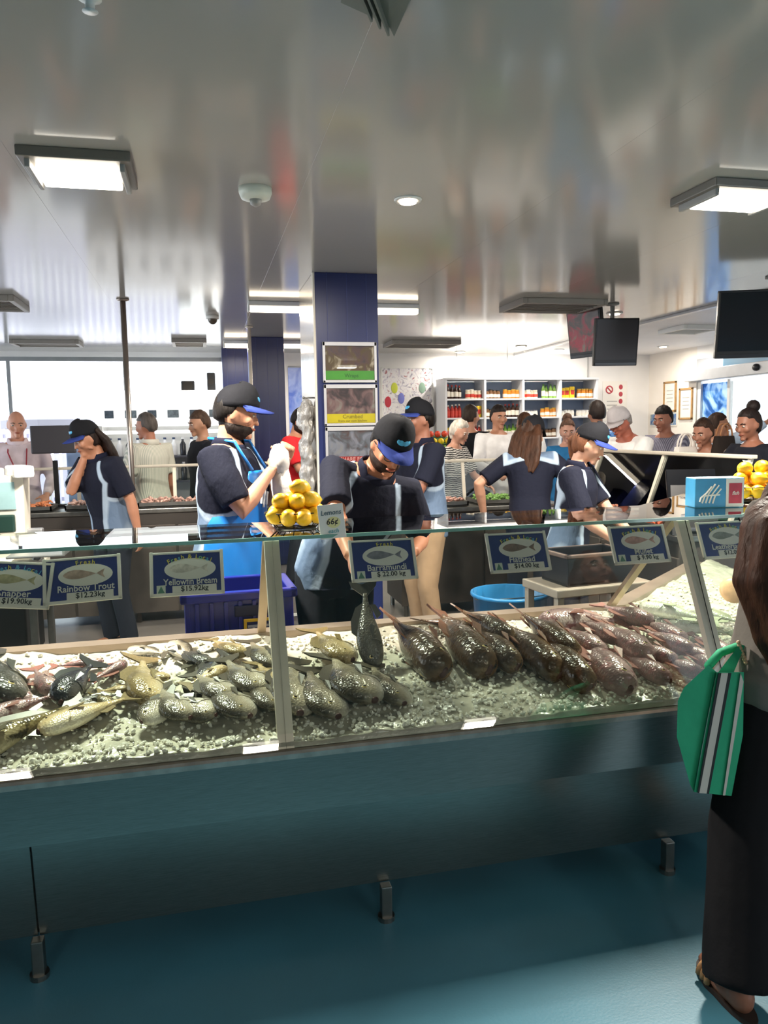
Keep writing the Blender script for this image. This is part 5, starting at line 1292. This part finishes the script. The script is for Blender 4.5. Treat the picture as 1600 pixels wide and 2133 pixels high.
# black screen, blue box by the window on the rear counter
p = atY(112, 908, 7.15)
t = thing('till_screen', 'black screen standing on the rear counter at far left', 'screen', (p.x, 7.12, .985))
b = MB(); b.bbox((0, 0, .012), (.2, .14, .024), .005); b.bbox((0, .02, .2), (.04, .03, .4), .005); b.build('stand', BLACK_P, t)
b = MB(); b.bbox((0, 0, .58), (.36, .05, .24), .012); b.build('screen_shell', mat('screen_grey', '3c3a40', 0.4), t)
p = atY(150, 940, 7.3)
t = thing('crate', 'pale blue plastic crate stack by the far left window', 'crate', (p.x, 8.4, 0))
for k in range(4):
    b = MB(); b.bbox((0, 0, .19 + .38 * k), (.4, .34, .36), .015); b.build('box', mat('pale_blue_plastic', '8fa9cf', 0.4, var=0.06), t)
    b = MB(); b.bbox((0, 0, .36 + .38 * k), (.43, .37, .03), .008); b.build('rim', MATS['pale_blue_plastic'], t)

# blue fish crates behind the ice bed
IND = mat('indigo_plastic', '1c1f7e', 0.3, 0, 0.5, var=0.08, scale=4)
def crate(label, c, size, rz, lab=False):
    t = thing('fish_crate', label, 'crate', c, rz, 'indigo crates behind the ice'); x, y, z = size
    b = MB()
    for sx in (-1, 1): b.bbox((sx * (x / 2 - .012), 0, z / 2), (.024, y, z), .006); b.bbox((0, sx * (y / 2 - .012), z / 2), (x - .03, .024, z), .006)
    b.bbox((0, 0, .012), (x, y, .024), .004); b.build('shell', IND, t)
    b = MB()
    for sx in (-1, 1): b.bbox((sx * (x / 2), 0, z - .02), (.035, y + .035, .04), .008); b.bbox((0, sx * (y / 2), z - .02), (x + .035, .035, .04), .008)
    b.build('rim', IND, t)
    for k in range(7):
        u = -x / 2 + .05 + (x - .1) * k / 6
        b = MB(); b.bbox((u, -y / 2 - .006, z / 2 - .01), (.018, .02, z - .06), .004); b.build('rib', IND, t)
    b = MB(); b.bbox((x * .12, -y / 2 - .012, z - .085), (.16, .012, .05), .012); b.build('hand_grip', mat('grip_dark', '0b0c38', 0.5), t)
    if lab:
        b = MB(); b.box((x * .16, -y / 2 - .021, z * .42), (.12, .004, .13)); b.build('label_plate', mat('label_navy', '1a1c5c', 0.5), t)
        b = MB(); lx, lz = x * .16, z * .42
        for sx in (-1, 1): b.box((lx + sx * .056, -y / 2 - .024, lz), (.012, .005, .13)); b.box((lx, -y / 2 - .024, lz + sx * .06), (.12, .005, .012))
        b.build('yellow_border', mat('label_yellow', 'e2b21c', 0.5), t)
        text('lettering', 'TE', .1, (lx, -y / 2 - .0245, lz), mat('letter_grey', 'b9b4c4', 0.5), t, fit=.09)
    return t
crate('bottom indigo fish crate of the stack behind the ice', (.13, 3.47, 0), (.46, .36, .3), R(2))
crate('middle indigo fish crate of the stack behind the ice', (.13, 3.47, .302), (.46, .36, .3), R(2))
crate('top indigo fish crate with yellow bordered label behind the ice', (.13, 3.47, .604), (.46, .36, .32), R(2), True)
# tubs on the floor and small worktable
def tub(name, label, c, r, h, mt, lid=None):
    t = thing(name, label, 'tub', c)
    b = MB(); b.lathe([(r * .8, 0), (r * .82, .01), (r, h), (r * 1.06, h), (r * 1.06, h - .02), (r * 1.0, h - .025), (r * .97, h - .004), (r * .79, .012)], 24); b.build('bucket', mt, t, True)
    if lid: b = MB(); b.lathe([(r * 1.07, h + .001), (r * 1.07, h + .02), (r * .9, h + .028), (.01, h + .028)], 24); b.build('lid', lid, t, True)
    b = MB(); b.tube([(r * 1.03 * math.cos(a), -r * .25 * math.sin(a) - .02, h - .03 - .0 * a) for a in [math.pi * k / 10 for k in range(11)]], .004, 6); b.build('bail', STEEL_D, t, True)
    return t
tub('bucket', 'white bucket with black lid on the floor beside the column', (.62, 4.85, 0), .15, .36, WPLAST, BLACK_P)
tub('bucket', 'grey tub standing behind the white bucket', (.66, 5.25, 0), .17, .3, GREY_P)
tub('tub', 'bright blue tub on the floor behind the flathead sign', (1.9, 4.55, 0), .24, .55, mat('bright_blue_plastic', '2f7fb8', 0.35, var=0.05))
t = thing('work_table', 'pale steel worktable behind the ice at right', 'table', (2.03, 3.78, 0), R(6))
b = MB(); b.bbox((0, 0, .74), (.6, .36, .045), .006); b.build('worktop', mat('pale_steel', 'b3a99a', 0.4, 0.6, var=0.06), t)
for sx in (-1, 1):
    for sy in (-1, 1):
        b = MB(); b.bbox((sx * .27, sy * .15, .36), (.04, .04, .72), .005); b.build('leg', MATS['pale_steel'], t)
b = MB(); b.bbox((0, 0, .2), (.54, .03, .03), .004); b.build('stretcher', MATS['pale_steel'], t)
t = thing('black_tub', 'black tub standing on the pale steel worktable', 'tub', (2.02, 3.77, .764), R(6))
b = MB(); x, y, z = .4, .26, .17
for sx in (-1, 1): b.bbox((sx * (x / 2 - .01), 0, z / 2), (.02, y, z), .005); b.bbox((0, sx * (y / 2 - .01), z / 2), (x - .02, .02, z), .005)
b.bbox((0, 0, .01), (x, y, .02), .004); b.build('shell', BLACK_P, t)
b = MB()
for sx in (-1, 1): b.bbox((sx * x / 2, 0, z - .01), (.03, y + .03, .02), .005); b.bbox((0, sx * y / 2, z - .01), (x + .03, .03, .02), .005)
b.build('rim', mat('tub_rim', '5a4c45', 0.5), t)

# ------------------------------------------------------------------ posters on the big column, plastic bags on its side
def photo_mat(key, cols, scale):
    if key in MATS: return MATS[key]
    m = mat(key, cols[0], 0.3); nt = m.node_tree; L = nt.links; bs = nt.nodes['Principled BSDF']
    tc = nt.nodes.new('ShaderNodeTexCoord'); n = nt.nodes.new('ShaderNodeTexNoise'); n.inputs['Scale'].default_value = scale; n.inputs['Detail'].default_value = 3; n.inputs['Distortion'].default_value = 1.2
    L.new(tc.outputs['Object'], n.inputs['Vector']); r = nt.nodes.new('ShaderNodeValToRGB'); e = r.color_ramp.elements
    e[0].color = lin(cols[0]); e[0].position = .3; e[1].color = lin(cols[-1]); e[1].position = .7
    for i, c in enumerate(cols[1:-1]): q = e.new(.3 + .4 * (i + 1) / (len(cols) - 1)); q.color = lin(c)
    L.new(n.outputs[0], r.inputs[0]); L.new(r.outputs[0], bs.inputs['Base Color'])
    return m
YF = 5.45
def poster(px0, py0, px1, py1, band, lines, cols, label, inkm):
    a, c = atY(px0, py0, YF - .01), atY(px1, py1, YF - .01); w_, h_ = c.x - a.x, a.z - c.z
    t = thing('framed_poster', label, 'poster', ((a.x + c.x) / 2, YF - .012, (a.z + c.z) / 2), 0, 'framed food posters on the column')
    b = MB(); e = .018
    for sx in (-1, 1): b.bbox((sx * (w_ / 2 - e / 2), 0, 0), (e, .02, h_), .003)
    b.bbox((0, 0, h_ / 2 - .014), (w_, .02, .028), .003); b.bbox((0, 0, -h_ / 2 + .009), (w_, .02, .018), .003); b.build('frame', mat('frame_grey', 'b4b4b8', 0.4, 0.4), t)
    b = MB(); b.box((0, .003, 0), (w_ - .02, .008, h_ - .02)); b.build('print', photo_mat('photo_' + band, cols, 9), t)
    b = MB(); b.box((0, -.002, -h_ / 2 + .018 + h_ * .12), (w_ - 2 * e, .003, h_ * .22)); b.build('colour_band', mat('band_' + band, band, 0.4, var=.06), t)
    for i, l in enumerate(lines): text('lettering', l, h_ * (.13 if i == 0 else .08), (0.01, -.0045, -h_ / 2 + .018 + h_ * (.16 - .1 * i if len(lines) > 1 else .11)), inkm, t, fit=w_ * .7)
    b = MB(); b.box((0, -.006, .0), (w_ - 2 * e, .002, h_ - .04)); b.build('pane', glass_mat('poster_glass', 'f4f6f6', strength=.6), t)
poster(671, 712, 785, 797, '54a03c', ['Wraps'], ['4a4a50', '6a5050', '6d5a40', 'c9b8a4'], 'framed food poster with green band, topmost on the column', mat('ink_dkgreen', '2f6a28', 0.5))
poster(674, 801, 787, 886, 'd9c423', ['Crumbed', 'from our own kitchen'], ['3c3a40', '5a4a4c', '8a6c6c', '9a948c'], 'framed food poster with yellow band on the column', mat('ink_olive', '8a7a18', 0.5))
poster(677, 890, 788, 974, 'b52626', ['SHARE FOR', 'CURRY AND MORE'], ['6a4438', '707078', '9a9aa8', 'a8a2a0'], 'framed food poster with red band beside the cap', mat('ink_pale_red', 'e3a9a4', 0.5))
poster(680, 978, 789, 1062, '3a62a8', [], ['8a8c8e', 'a0a2a4', 'b9b9ba'], 'lowest framed poster on the column behind the leaning worker', INK_K)
PL = bpy.data.materials.new('crinkled_plastic'); PL.use_nodes = True
_b = PL.node_tree.nodes['Principled BSDF']; _b.inputs['Base Color'].default_value = lin('c9c6c2'); _b.inputs['Roughness'].default_value = .12; _b.inputs['Metallic'].default_value = .55
_n = PL.node_tree.nodes.new('ShaderNodeTexNoise'); _n.inputs['Scale'].default_value = 30; _p = PL.node_tree.nodes.new('ShaderNodeBump'); _p.inputs['Strength'].default_value = .8; _p.inputs['Distance'].default_value = .01
PL.node_tree.links.new(_n.outputs[0], _p.inputs['Height']); PL.node_tree.links.new(_p.outputs[0], _b.inputs['Normal'])
t = thing('plastic_bags', 'bundle of crinkled clear plastic bags hanging on the column side', 'bags', (.755, 5.62, 0))
b = MB(); pts = []; rad = []
for k in range(15):
    u = k / 14; z = 1.83 - .75 * u; pts.append((.012 * math.sin(k * 1.7), .01 * math.cos(k * 2.1), z)); rad.append([.012, .05, .058, .06, .05, .045, .047, .05, .05, .048, .05, .05, .052, .05, .045][k])
b.tube(pts, rad, 16); me_ = remesh(b, .008, 1); fold(me_, 40, 14, .02); me_.materials.append(PL); link('bag_roll', me_, t)
b = MB(); b.tube([(0.06, 0, 1.84), (-.01, 0, 1.84)], .006, 8); b.ell((-.012, 0, 1.84), .01, 8, 6); b.build('hook', STEEL_D, t, True)

# ------------------------------------------------------------------ hanging screens
def tv(label, c, rz, w_, h_, tilt=12, mtl=None):
    t = thing('hanging_screen', label, 'screen', (0, 0, 0))
    t.matrix_world = Matrix.Translation(c) @ Matrix.Rotation(rz, 4, 'Z') @ Matrix.Rotation(R(tilt), 4, 'X')
    b = MB(); b.bbox((0, .02, 0), (w_, .05, h_), .008); b.build('shell', BLACK_P, t)
    b = MB(); b.box((0, -.0065, .02), (w_ - .03, .004, h_ - .07)); b.build('display', mtl or mat('display_black', '1a1a1f', 0.08, 0, .6), t)
    b = MB(); b.bbox((0, -.008, -h_ / 2 + .018), (w_ - .02, .008, .03), .003); b.build('lower_bezel', mat('bezel', '26262b', 0.25), t)
    b = MB(); b.bbox((0, .06, .0), (.2, .05, .2), .006); b.build('bracket', DARK_M, t)
    return t
def drop_pole(label, x, y, z):
    t = thing('ceiling_mount', label, 'bracket', (x, y, ZC))
    b = MB(); b.tube([(0, 0, 0), (0, 0, z - ZC)], .02, 12); b.build('tube', GREY_P, t, True)
    b = MB(); b.lathe([(.06, 0), (.06, -.012), (.025, -.02)], 16); b.build('flange', GREY_P, t, True)
c = atY(1580, 672, 5.0)
tv('large dark screen hanging at the right picture edge', Vector((c.x + .22, 5.0, c.z)), R(-22), .95, .5, 10)
drop_pole('ceiling pole of the large dark screen', c.x + .22, 5.12, c.z + .05)
p0, p1 = atY(1222, 700, 6.75), atY(1284, 708, 6.35)
REDS = photo_mat('screen_red', ['4a3a36', '6a5048', 'b03444', '8a7a70'], 7)
GRYS = photo_mat('screen_grey', ['1a1a1f', '3a3a42', '8a8a92', 'b0b0b6'], 4)
tv('small screen with reddish picture facing left under the ceiling', Vector((p0.x - .02, 6.75, p0.z + .02)), R(-72), .42, .44, 8, REDS)
tv('dark screen with grey picture beside the reddish one', Vector((p1.x, 6.35, p1.z - .02)), R(-10), .4, .42, 8, GRYS)
drop_pole('ceiling pole carrying the grey picture screen', p1.x + .02, 6.46, p1.z)
drop_pole('ceiling pole carrying the reddish picture screen', p0.x + .08, 6.78, p0.z)

# ------------------------------------------------------------------ back wall: shelves with bottles, mural, banners, fridge
ORD = ['first', 'second', 'third', 'fourth', 'fifth', 'sixth', 'seventh', 'eighth', 'ninth', 'tenth', 'eleventh', 'twelfth']
CNT = {}
def nth(key):
    CNT[key] = CNT.get(key, 0) + 1
    return ORD[CNT[key] - 1]
X0, X1 = 3.42, 5.78; ys = 10.72
t = thing('shelf_unit', 'white four bay shelf unit along the back wall', 'shelf', ((X0 + X1) / 2, ys, 0))
hw = (X1 - X0) / 2; SHB = mat('shelf_back', '9fb0cc', 0.5); SHW = mat('shelf_white', 'e2e4e8', 0.4)
b = MB(); b.box((0, .2, 1.15), (2 * hw, .02, 2.26)); b.build('back_panel', SHB, t)
for k in range(5):
    b = MB(); b.bbox((-hw + 2 * hw * k / 4, .0, 1.15), (.035, .42, 2.3), .004); b.build('upright', SHW, t)
SZ = [.35, .75, 1.12, 1.45, 1.75, 2.02]
for k in range(4):
    for z in SZ:
        b = MB(); b.bbox((-hw + 2 * hw * (k + .5) / 4, 0, z - .012), (hw / 2 - .04, .4, .024), .003); b.build('shelf_board', SHW, t)
b = MB(); b.bbox((0, 0, 2.3), (2 * hw + .04, .44, .03), .004); b.build('top_board', SHW, t)
def bottle_mesh(kind, col, capc):
    b = MB(); r_, h_ = {'tall': (.03, .2), 'jar': (.036, .13), 'squat': (.042, .1), 'pack': (.04, .16)}[kind]
    if kind == 'pack': b.bbox((0, 0, h_ / 2), (.075, .05, h_), .012)
    else: b.lathe([(r_ * .92, 0), (r_, .008), (r_, h_ * .62), (r_ * (.45 if kind == 'tall' else .85), h_ * .82), (r_ * (.4 if kind == 'tall' else .85), h_ * .88)], 12)
    b.v = [v for v in b.v]; me = b.mesh('glass_body', mat('jar_' + col, col, 0.25, var=.1, scale=40), True)
    c_ = MB(); 
    if kind == 'pack': c_.bbox((0, -.0255, h_ * .5), (.055, .003, h_ * .4), .001)
    else: c_.cyl((0, 0, h_ * .93), r_ * (.48 if kind == 'tall' else .9), h_ * .12, 12)
    cm = c_.mesh('cap', mat('lid_' + capc, capc, 0.4))
    lm = None
    if kind != 'pack':
        l_ = MB(); l_.lathe([(r_ * 1.01, h_ * .15), (r_ * 1.02, h_ * .16), (r_ * 1.02, h_ * .5), (r_ * 1.01, h_ * .51)], 12); lm = l_.mesh('label', mat('lbl_' + capc + col, 'e9e2d4' if capc != 'e9e2d4' else 'c23b2c', 0.5), True)
    return me, cm, lm
KB = {'dark sauce bottle': ('tall', '3a2218', 'b03028'), 'cream jar': ('jar', 'e2d6bd', 'e9e2d4'), 'green bottle': ('tall', '6f9a3a', '2f5a28'), 'yellow packet': ('pack', 'e3c02f', 'b8342a'),
      'orange jar': ('jar', 'd98a2e', 'c9a23a'), 'white spice jar': ('squat', 'efece4', '7a7c84'), 'red bottle': ('tall', 'a8332c', 'e9e2d4'), 'brown jar': ('jar', '7a5638', '2a2a2e')}
BM = {k: bottle_mesh(*v) for k, v in KB.items()}
ROWS = {  # shelf level -> kind per half-bay
 2.02: ['dark sauce bottle', 'cream jar', 'brown jar', 'green bottle', 'dark sauce bottle', 'orange jar', 'cream jar', 'red bottle'],
 1.75: ['red bottle', 'yellow packet', 'brown jar', 'dark sauce bottle', 'white spice jar', 'orange jar', 'white spice jar', 'white spice jar'],
 1.45: ['yellow packet', 'red bottle', 'cream jar', 'green bottle', 'white spice jar', 'brown jar', 'white spice jar', 'orange jar'],
}
ROWS[2.02] = ['dark sauce bottle', 'cream jar', 'brown jar', 'orange jar', 'cream jar', 'green bottle', 'yellow packet', 'orange jar']
BAY = ['left', 'second', 'third', 'right']; LV = {2.02: 'top', 1.75: 'second', 1.45: 'third'}
rb = random.Random(11)
for z, kinds in ROWS.items():
    for hb_, kd in enumerate(kinds):
        x0 = X0 + (X1 - X0) * hb_ / 8 + .035; wd = (X1 - X0) / 8 - .06; n = 3 if kd == 'yellow packet' else 4
        for k in range(n):
            o = link('bottle' if 'bottle' in kd else ('packet' if 'packet' in kd else 'jar'), BM[kd][0])
            o.location = (x0 + wd * (k + .5) / n, ys - .09 + rb.uniform(-.02, .02), z + .001); o.rotation_euler = (0, 0, rb.uniform(-.15, .15))
            sh = rb.uniform(.92, 1.06); o.scale = (1, 1, sh)
            tag(o, f'{ORD[k]} {kd} from left in {"left" if hb_ % 2 == 0 else "right"} half of {BAY[hb_ // 2]} bay, {LV[z]} shelf', kd.split()[-1], f'{kd}s, {LV[z]} shelf, {BAY[hb_ // 2]} bay {"left" if hb_ % 2 == 0 else "right"} half')
            link('cap' if 'packet' not in kd else 'front_label', BM[kd][1], o)
            if BM[kd][2]: link('label', BM[kd][2], o)
# mural and produce stand left of the shelves
t = thing('mural', 'busy colourful picture panel on the back wall', 'mural', (2.98, YB - .02, 0))
b = MB(); b.bbox((0, 0, 2.0), (.78, .03, 1.0), .003); b.build('panel', photo_mat('mural_print', ['5a6a52', 'c9c4d4', 'f1efee', 'e6e4ea', 'b06a6a'], 11), t)
b = MB()
for sx in (-1, 1): b.bbox((sx * .385, -.005, 2.0), (.02, .03, 1.0), .003); b.bbox((0, -.005, 2.0 + sx * .49), (.78, .03, .02), .003)
b.build('edge_frame', WPLAST, t)
for k, (x_, z_, c_) in enumerate(((-.2, 2.2, 'c8d24a'), (.22, 2.2, '8fae9c'), (-.3, 2.0, 'c2394a'), (-.1, 2.05, '7f86d6'))):
    b = MB(); b.ell((x_, -.017, z_), (.05, .004, .08), 14, 8); b.build('painted_figure', mat('mural_' + c_, c_, .5), t)
t = thing('produce_stand', 'low stand of fruit in front of the colourful panel', 'stand', (2.85, 10.2, 0))
b = MB(); b.bbox((0, 0, .6), (1.1, .5, 1.2), .01); b.build('cabinet', WPLAST, t)
for k in range(3):
    b = MB(); b.bbox((0, -.12 + .16 * k, 1.25 + .1 * k), (1.1, .18, .05), .005, M=Matrix.Rotation(R(18), 3, 'X')); b.build('tier', mat('stand_green', '4f7a4a', 0.5), t)
rb = random.Random(5)
FR = MB().ell((0, 0, 0), .045, 12, 8)
FRM = {c_: FR.mesh('fruit', mat('fruit_' + c_, c_, .4), True) for c_ in ('e3c21f', 'd8492e', '7fae3a')}
for k in range(3):
    for j in range(11):
        c_ = ('e3c21f', 'd8492e', '7fae3a')[(j // 4 + k) % 3]; nm = {'e3c21f': 'yellow', 'd8492e': 'red', '7fae3a': 'green'}[c_]
        o = link('fruit', FRM[c_]); o.location = (2.85 - .5 + .1 * j, 10.2 - .13 + .16 * k, 1.325 + .1 * k)
        tag(o, f'{nth((nm, k))} {nm} fruit from left on the {["front", "middle", "rear"][k]} tier of the produce stand', 'fruit', f'{nm} fruit on the {["front", "middle", "rear"][k]} tier')
        st_ = link('stalk', STEM, o); st_.rotation_euler = (0, R(-90), 0)
# blue banners between the slim column and the big column
for x_, w_, cols, lb in ((1.42, .36, ['3f66d0', '8fa6e8', '5f8ae0'], 'tall blue picture banner left of the big column'), (1.78, .38, ['2aa3c4', '7fd0e0', 'dfeef4', '3a9a86'], 'turquoise underwater picture banner beside the blue one')):
    t = thing('banner', lb, 'banner', (x_, YB - .02, 0))
    b = MB(); b.bbox((0, 0, 1.95), (w_, .02, 1.1), .003); b.build('sheet', photo_mat('banner_' + cols[0], cols, 4), t)
    for q in (1.4, 2.5): b = MB(); b.tube([(-w_ / 2, -.005, q), (w_ / 2, -.005, q)], .012, 8); b.build('rail', ALU, t, True)
# drinks shelf under the banners
t = thing('side_shelf', 'dark shelf with goods behind the man in red', 'shelf', (1.6, 10.55, 0))
for z in (.5, .95, 1.35): b = MB(); b.bbox((0, 0, z), (.9, .4, .03), .004); b.build('shelf_board', mat('shelf_navy', '38415f', .5), t)
for sx in (-1, 1): b = MB(); b.bbox((sx * .44, 0, .7), (.03, .4, 1.4), .004); b.build('upright', MATS['shelf_navy'], t)
for z in (.965, 1.365):
    for k in range(9):
        kd = ('orange jar', 'cream jar', 'white spice jar')[(k + int(z * 10)) % 3]
        o = link('jar', BM[kd][0]); o.location = (1.6 - .36 + .09 * k, 10.45, z + .001)
        tag(o, f'{nth((kd, z))} {kd} from left on the {"upper" if z > 1 else "lower"} board of the dark shelf', 'jar', f'{kd}s on the {"upper" if z > 1 else "lower"} board of the dark shelf')
        link('cap', BM[kd][1], o); link('label', BM[kd][2], o)
# white open display fridge in front of the window
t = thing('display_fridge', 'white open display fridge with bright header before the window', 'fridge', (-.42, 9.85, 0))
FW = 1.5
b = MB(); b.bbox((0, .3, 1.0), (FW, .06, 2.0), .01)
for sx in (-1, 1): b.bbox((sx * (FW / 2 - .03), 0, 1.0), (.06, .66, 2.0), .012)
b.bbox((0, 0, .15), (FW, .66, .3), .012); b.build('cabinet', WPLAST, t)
b = MB(); b.bbox((0, -.05, 1.9), (FW + .02, .6, .42), .05); b.build('header', mat('header_added_glow', 'f6f6f4', .35, emit=.9), t)  # header is no known lamp; emission added so it reads bright white
for k in range(6):
    b = MB(); b.bbox((-.6 + .24 * k, -.352, 1.83), (.13 if k % 2 else .1, .006, .09), .002); b.build('header_picture', mat('header_pic%d' % (k % 2), ('5a6a78', '8a9aa4')[k % 2], .4, var=.3, scale=30), t)
for z in (.42, .72, 1.02, 1.32): b = MB(); b.bbox((0, .02, z), (FW - .12, .5, .025), .004); b.build('shelf_board', mat('fridge_shelf', '4a4e5a', .4), t)
b = MB(); b.bbox((0, -.25, 1.62), (FW - .1, .03, .04), .01); b.build('light_tube', mat('fridge_glow', 'ffffff', .5, emit=2.0), t)
for z in (1.02, 1.32):
    for k in range(13):
        kd = ('white', 'black')[(k * 7 + int(z * 10)) % 3 == 0]
        me = FRM.setdefault('milk' + kd, MB().lathe([(.034, 0), (.036, .01), (.036, .13), (.015, .17), (.015, .2)], 12).mesh('bottle', mat('drink_' + kd, 'eceef0' if kd == 'white' else '23262e', .3), True))
        o = link('bottle', me); o.location = (-.42 - .63 + .105 * k, 9.74, z + .014)
        tag(o, f'{nth((kd, z, 1))} {kd} drink bottle from left on the {"upper" if z > 1.2 else "lower"} fridge shelf', 'bottle', f'{kd} bottles on the {"upper" if z > 1.2 else "lower"} fridge shelf')
        cp_ = FRM.setdefault('cap' + kd, MB().cyl((0, 0, .207), .018, .022, 12).mesh('cap', mat('drink_cap_' + kd, '3a4a6a' if kd == 'white' else 'd9d9d9', .4)))
        link('cap', cp_, o)
for x_, w_, h_, lb in ((.16, .1, .22, 'black speaker box on top of the fridge at right'), (-.12, .16, .12, 'low black device on top of the fridge')):
    t = thing('speaker_box', lb, 'speaker', (x_, 9.8, 2.112))
    b = MB(); b.bbox((0, 0, h_ / 2), (w_, .1, h_), .012); b.build('case', BLACK_P, t)
    b = MB(); b.cyl((0, -.052, h_ / 2), w_ * .36, .006, 16, axis='Y'); b.build('grille', DARK_M, t)

# ------------------------------------------------------------------ notices and certificates
def wall_frame(label, y, z, w_, h_, fr, inner, cat='certificate'):
    t = thing('certificate' if cat == 'certificate' else 'picture_strip', label, cat, (XR - .012, y, z))
    b = MB(); e = .03
    for s_ in (-1, 1): b.bbox((0, s_ * (w_ / 2 - e / 2), 0), (.02, e, h_), .004); b.bbox((0, 0, s_ * (h_ / 2 - e / 2)), (.02, w_, e), .004)
    b.build('frame', fr, t); b = MB(); b.box((.004, 0, 0), (.006, w_ - .04, h_ - .04)); b.build('sheet', inner, t)
    for k in range(4): b = MB(); b.box((-.001, 0, h_ * .2 - h_ * .12 * k), (.003, w_ * (.5 - .06 * (k % 2)), .008)); b.build('text_line', mat('text_grey', 'a9a6a0', .6), t)
WOOD = mat('oak_frame', 'b08a58', .5, var=.15, scale=20)
wall_frame('wood framed certificate nearer the wall corner', 10.42, 2.02, .32, .46, WOOD, SIGN_W)
wall_frame('wood framed certificate nearer the door', 10.02, 1.9, .32, .46, WOOD, SIGN_W)
for k, y in enumerate((10.82, 10.58, 10.34)):
    t = thing('photo_tile', f'{["left", "middle", "right"][k]} one of the three small blue photo tiles', 'picture', (XR - .008, y, 1.68), 0, 'blue photo tiles')
    b = MB(); b.bbox((0, 0, 0), (.012, .21, .2), .002); b.build('tile', SIGN_W, t)
    b = MB(); b.box((-.007, 0, .0), (.003, .19, .17)); b.build('photo', photo_mat('sea_photo', ['24406e', '3f6aa8', '8fa6b0', 'b5a284'], 16), t)
t = thing('notice', 'white notice with red emblem on the white wall', 'notice', (6.35, YB - .006, 1.98))
b = MB(); b.box((0, 0, 0), (.42, .006, .62)); b.build('sheet', SIGN_W, t)
RED = mat('notice_red', 'b8404c', .5)
b = MB(); b.tube([(-.1 + .055 * math.cos(a), -.005, .18 + .055 * math.sin(a)) for a in [2 * math.pi * k / 20 for k in range(21)]], .01, 6); b.tube([(-.14, -.005, .22), (-.06, -.005, .14)], .01, 6); b.build('red_emblem', RED, t)
for k in range(4): b = MB(); b.ell((.1, -.003, .22 - .11 * k), (.035, .003, .04), 12, 6); b.build('red_mark', RED, t)
for k in range(4): b = MB(); b.box((-.05, -.004, .0 - .06 * k), (.18, .003, .012)); b.build('text_line', MATS['text_grey'], t)

# ------------------------------------------------------------------ outside: picket fence, parasol, trees seen through the glass
t = thing('picket_fence', 'pale picket fence outside the left window', 'fence', (-2.6, 15.5, 0))
PK = mat('fence_lavender', 'b9b4c9', .7, var=.08)
pk = MB(); pk.bbox((0, 0, 1.0), (.09, .03, 2.0), .008); pkm = pk.mesh('picket', PK)
for k in range(34): o = link('picket', pkm, t); o.location = (-2.2 + .135 * k, 0, .02 * math.sin(k * 2.3))
for z in (.4, 1.6): b = MB(); b.box((0, .04, z), (4.7, .04, .08)); b.build('rail', PK, t)
t = thing('parasol', 'grey parasol outside by the picket fence', 'parasol', (-2.55, 14.2, 0))
b = MB(); b.lathe([(.02, 2.12), (.5, 1.94), (.72, 1.86), (.72, 1.72), (.7, 1.72), (.7, 1.85), (.48, 1.92), (.02, 2.09)], 8); b.build('canopy', mat('parasol_grey', '8a8790', .8), t)
b = MB(); b.tube([(0, 0, 0), (0, 0, 2.14)], .02, 10); b.build('pole', ALU, t, True)
b = MB(); b.cyl((0, 0, .04), .25, .08, 20); b.build('base', GREY_P, t)
for k, (x_, y_, lb) in enumerate(((13.5, 11.6, 'green shrub outside the entrance door'),)):
    t = thing('shrub', lb, 'shrub', (x_, y_, 0)); rr = random.Random(k); b = MB()
    for q in range(260):
        d = Vector((rr.gauss(0, 1), rr.gauss(0, 1), rr.gauss(0, 1))).normalized() * rr.uniform(.5, 1); c_ = Vector((d.x * .7, d.y * .7, 1.6 + d.z * .9)); a = rr.uniform(0, 6.28); u = Vector((math.cos(a), math.sin(a), rr.uniform(-.4, .4))) * .14; v = u.cross(Vector((rr.uniform(-1, 1), rr.uniform(-1, 1), 1))).normalized() * .06
        b.add([c_ - u, c_ + v, c_ + u, c_ - v, c_ + Vector((0, 0, .01))], [(0, 1, 4), (1, 2, 4), (2, 3, 4), (3, 0, 4)])
    o = b.build('foliage', mat('leaf_green', '6fa45a', .6, var=.25), t); o['kind'] = 'stuff'
    b = MB(); b.tube([(0, 0, 0), (.03, 0, 1.2)], [.05, .03], 10); b.build('trunk', mat('bark', '6a5a48', .8), t, True)

bpy.data.scenes.remove(TS)
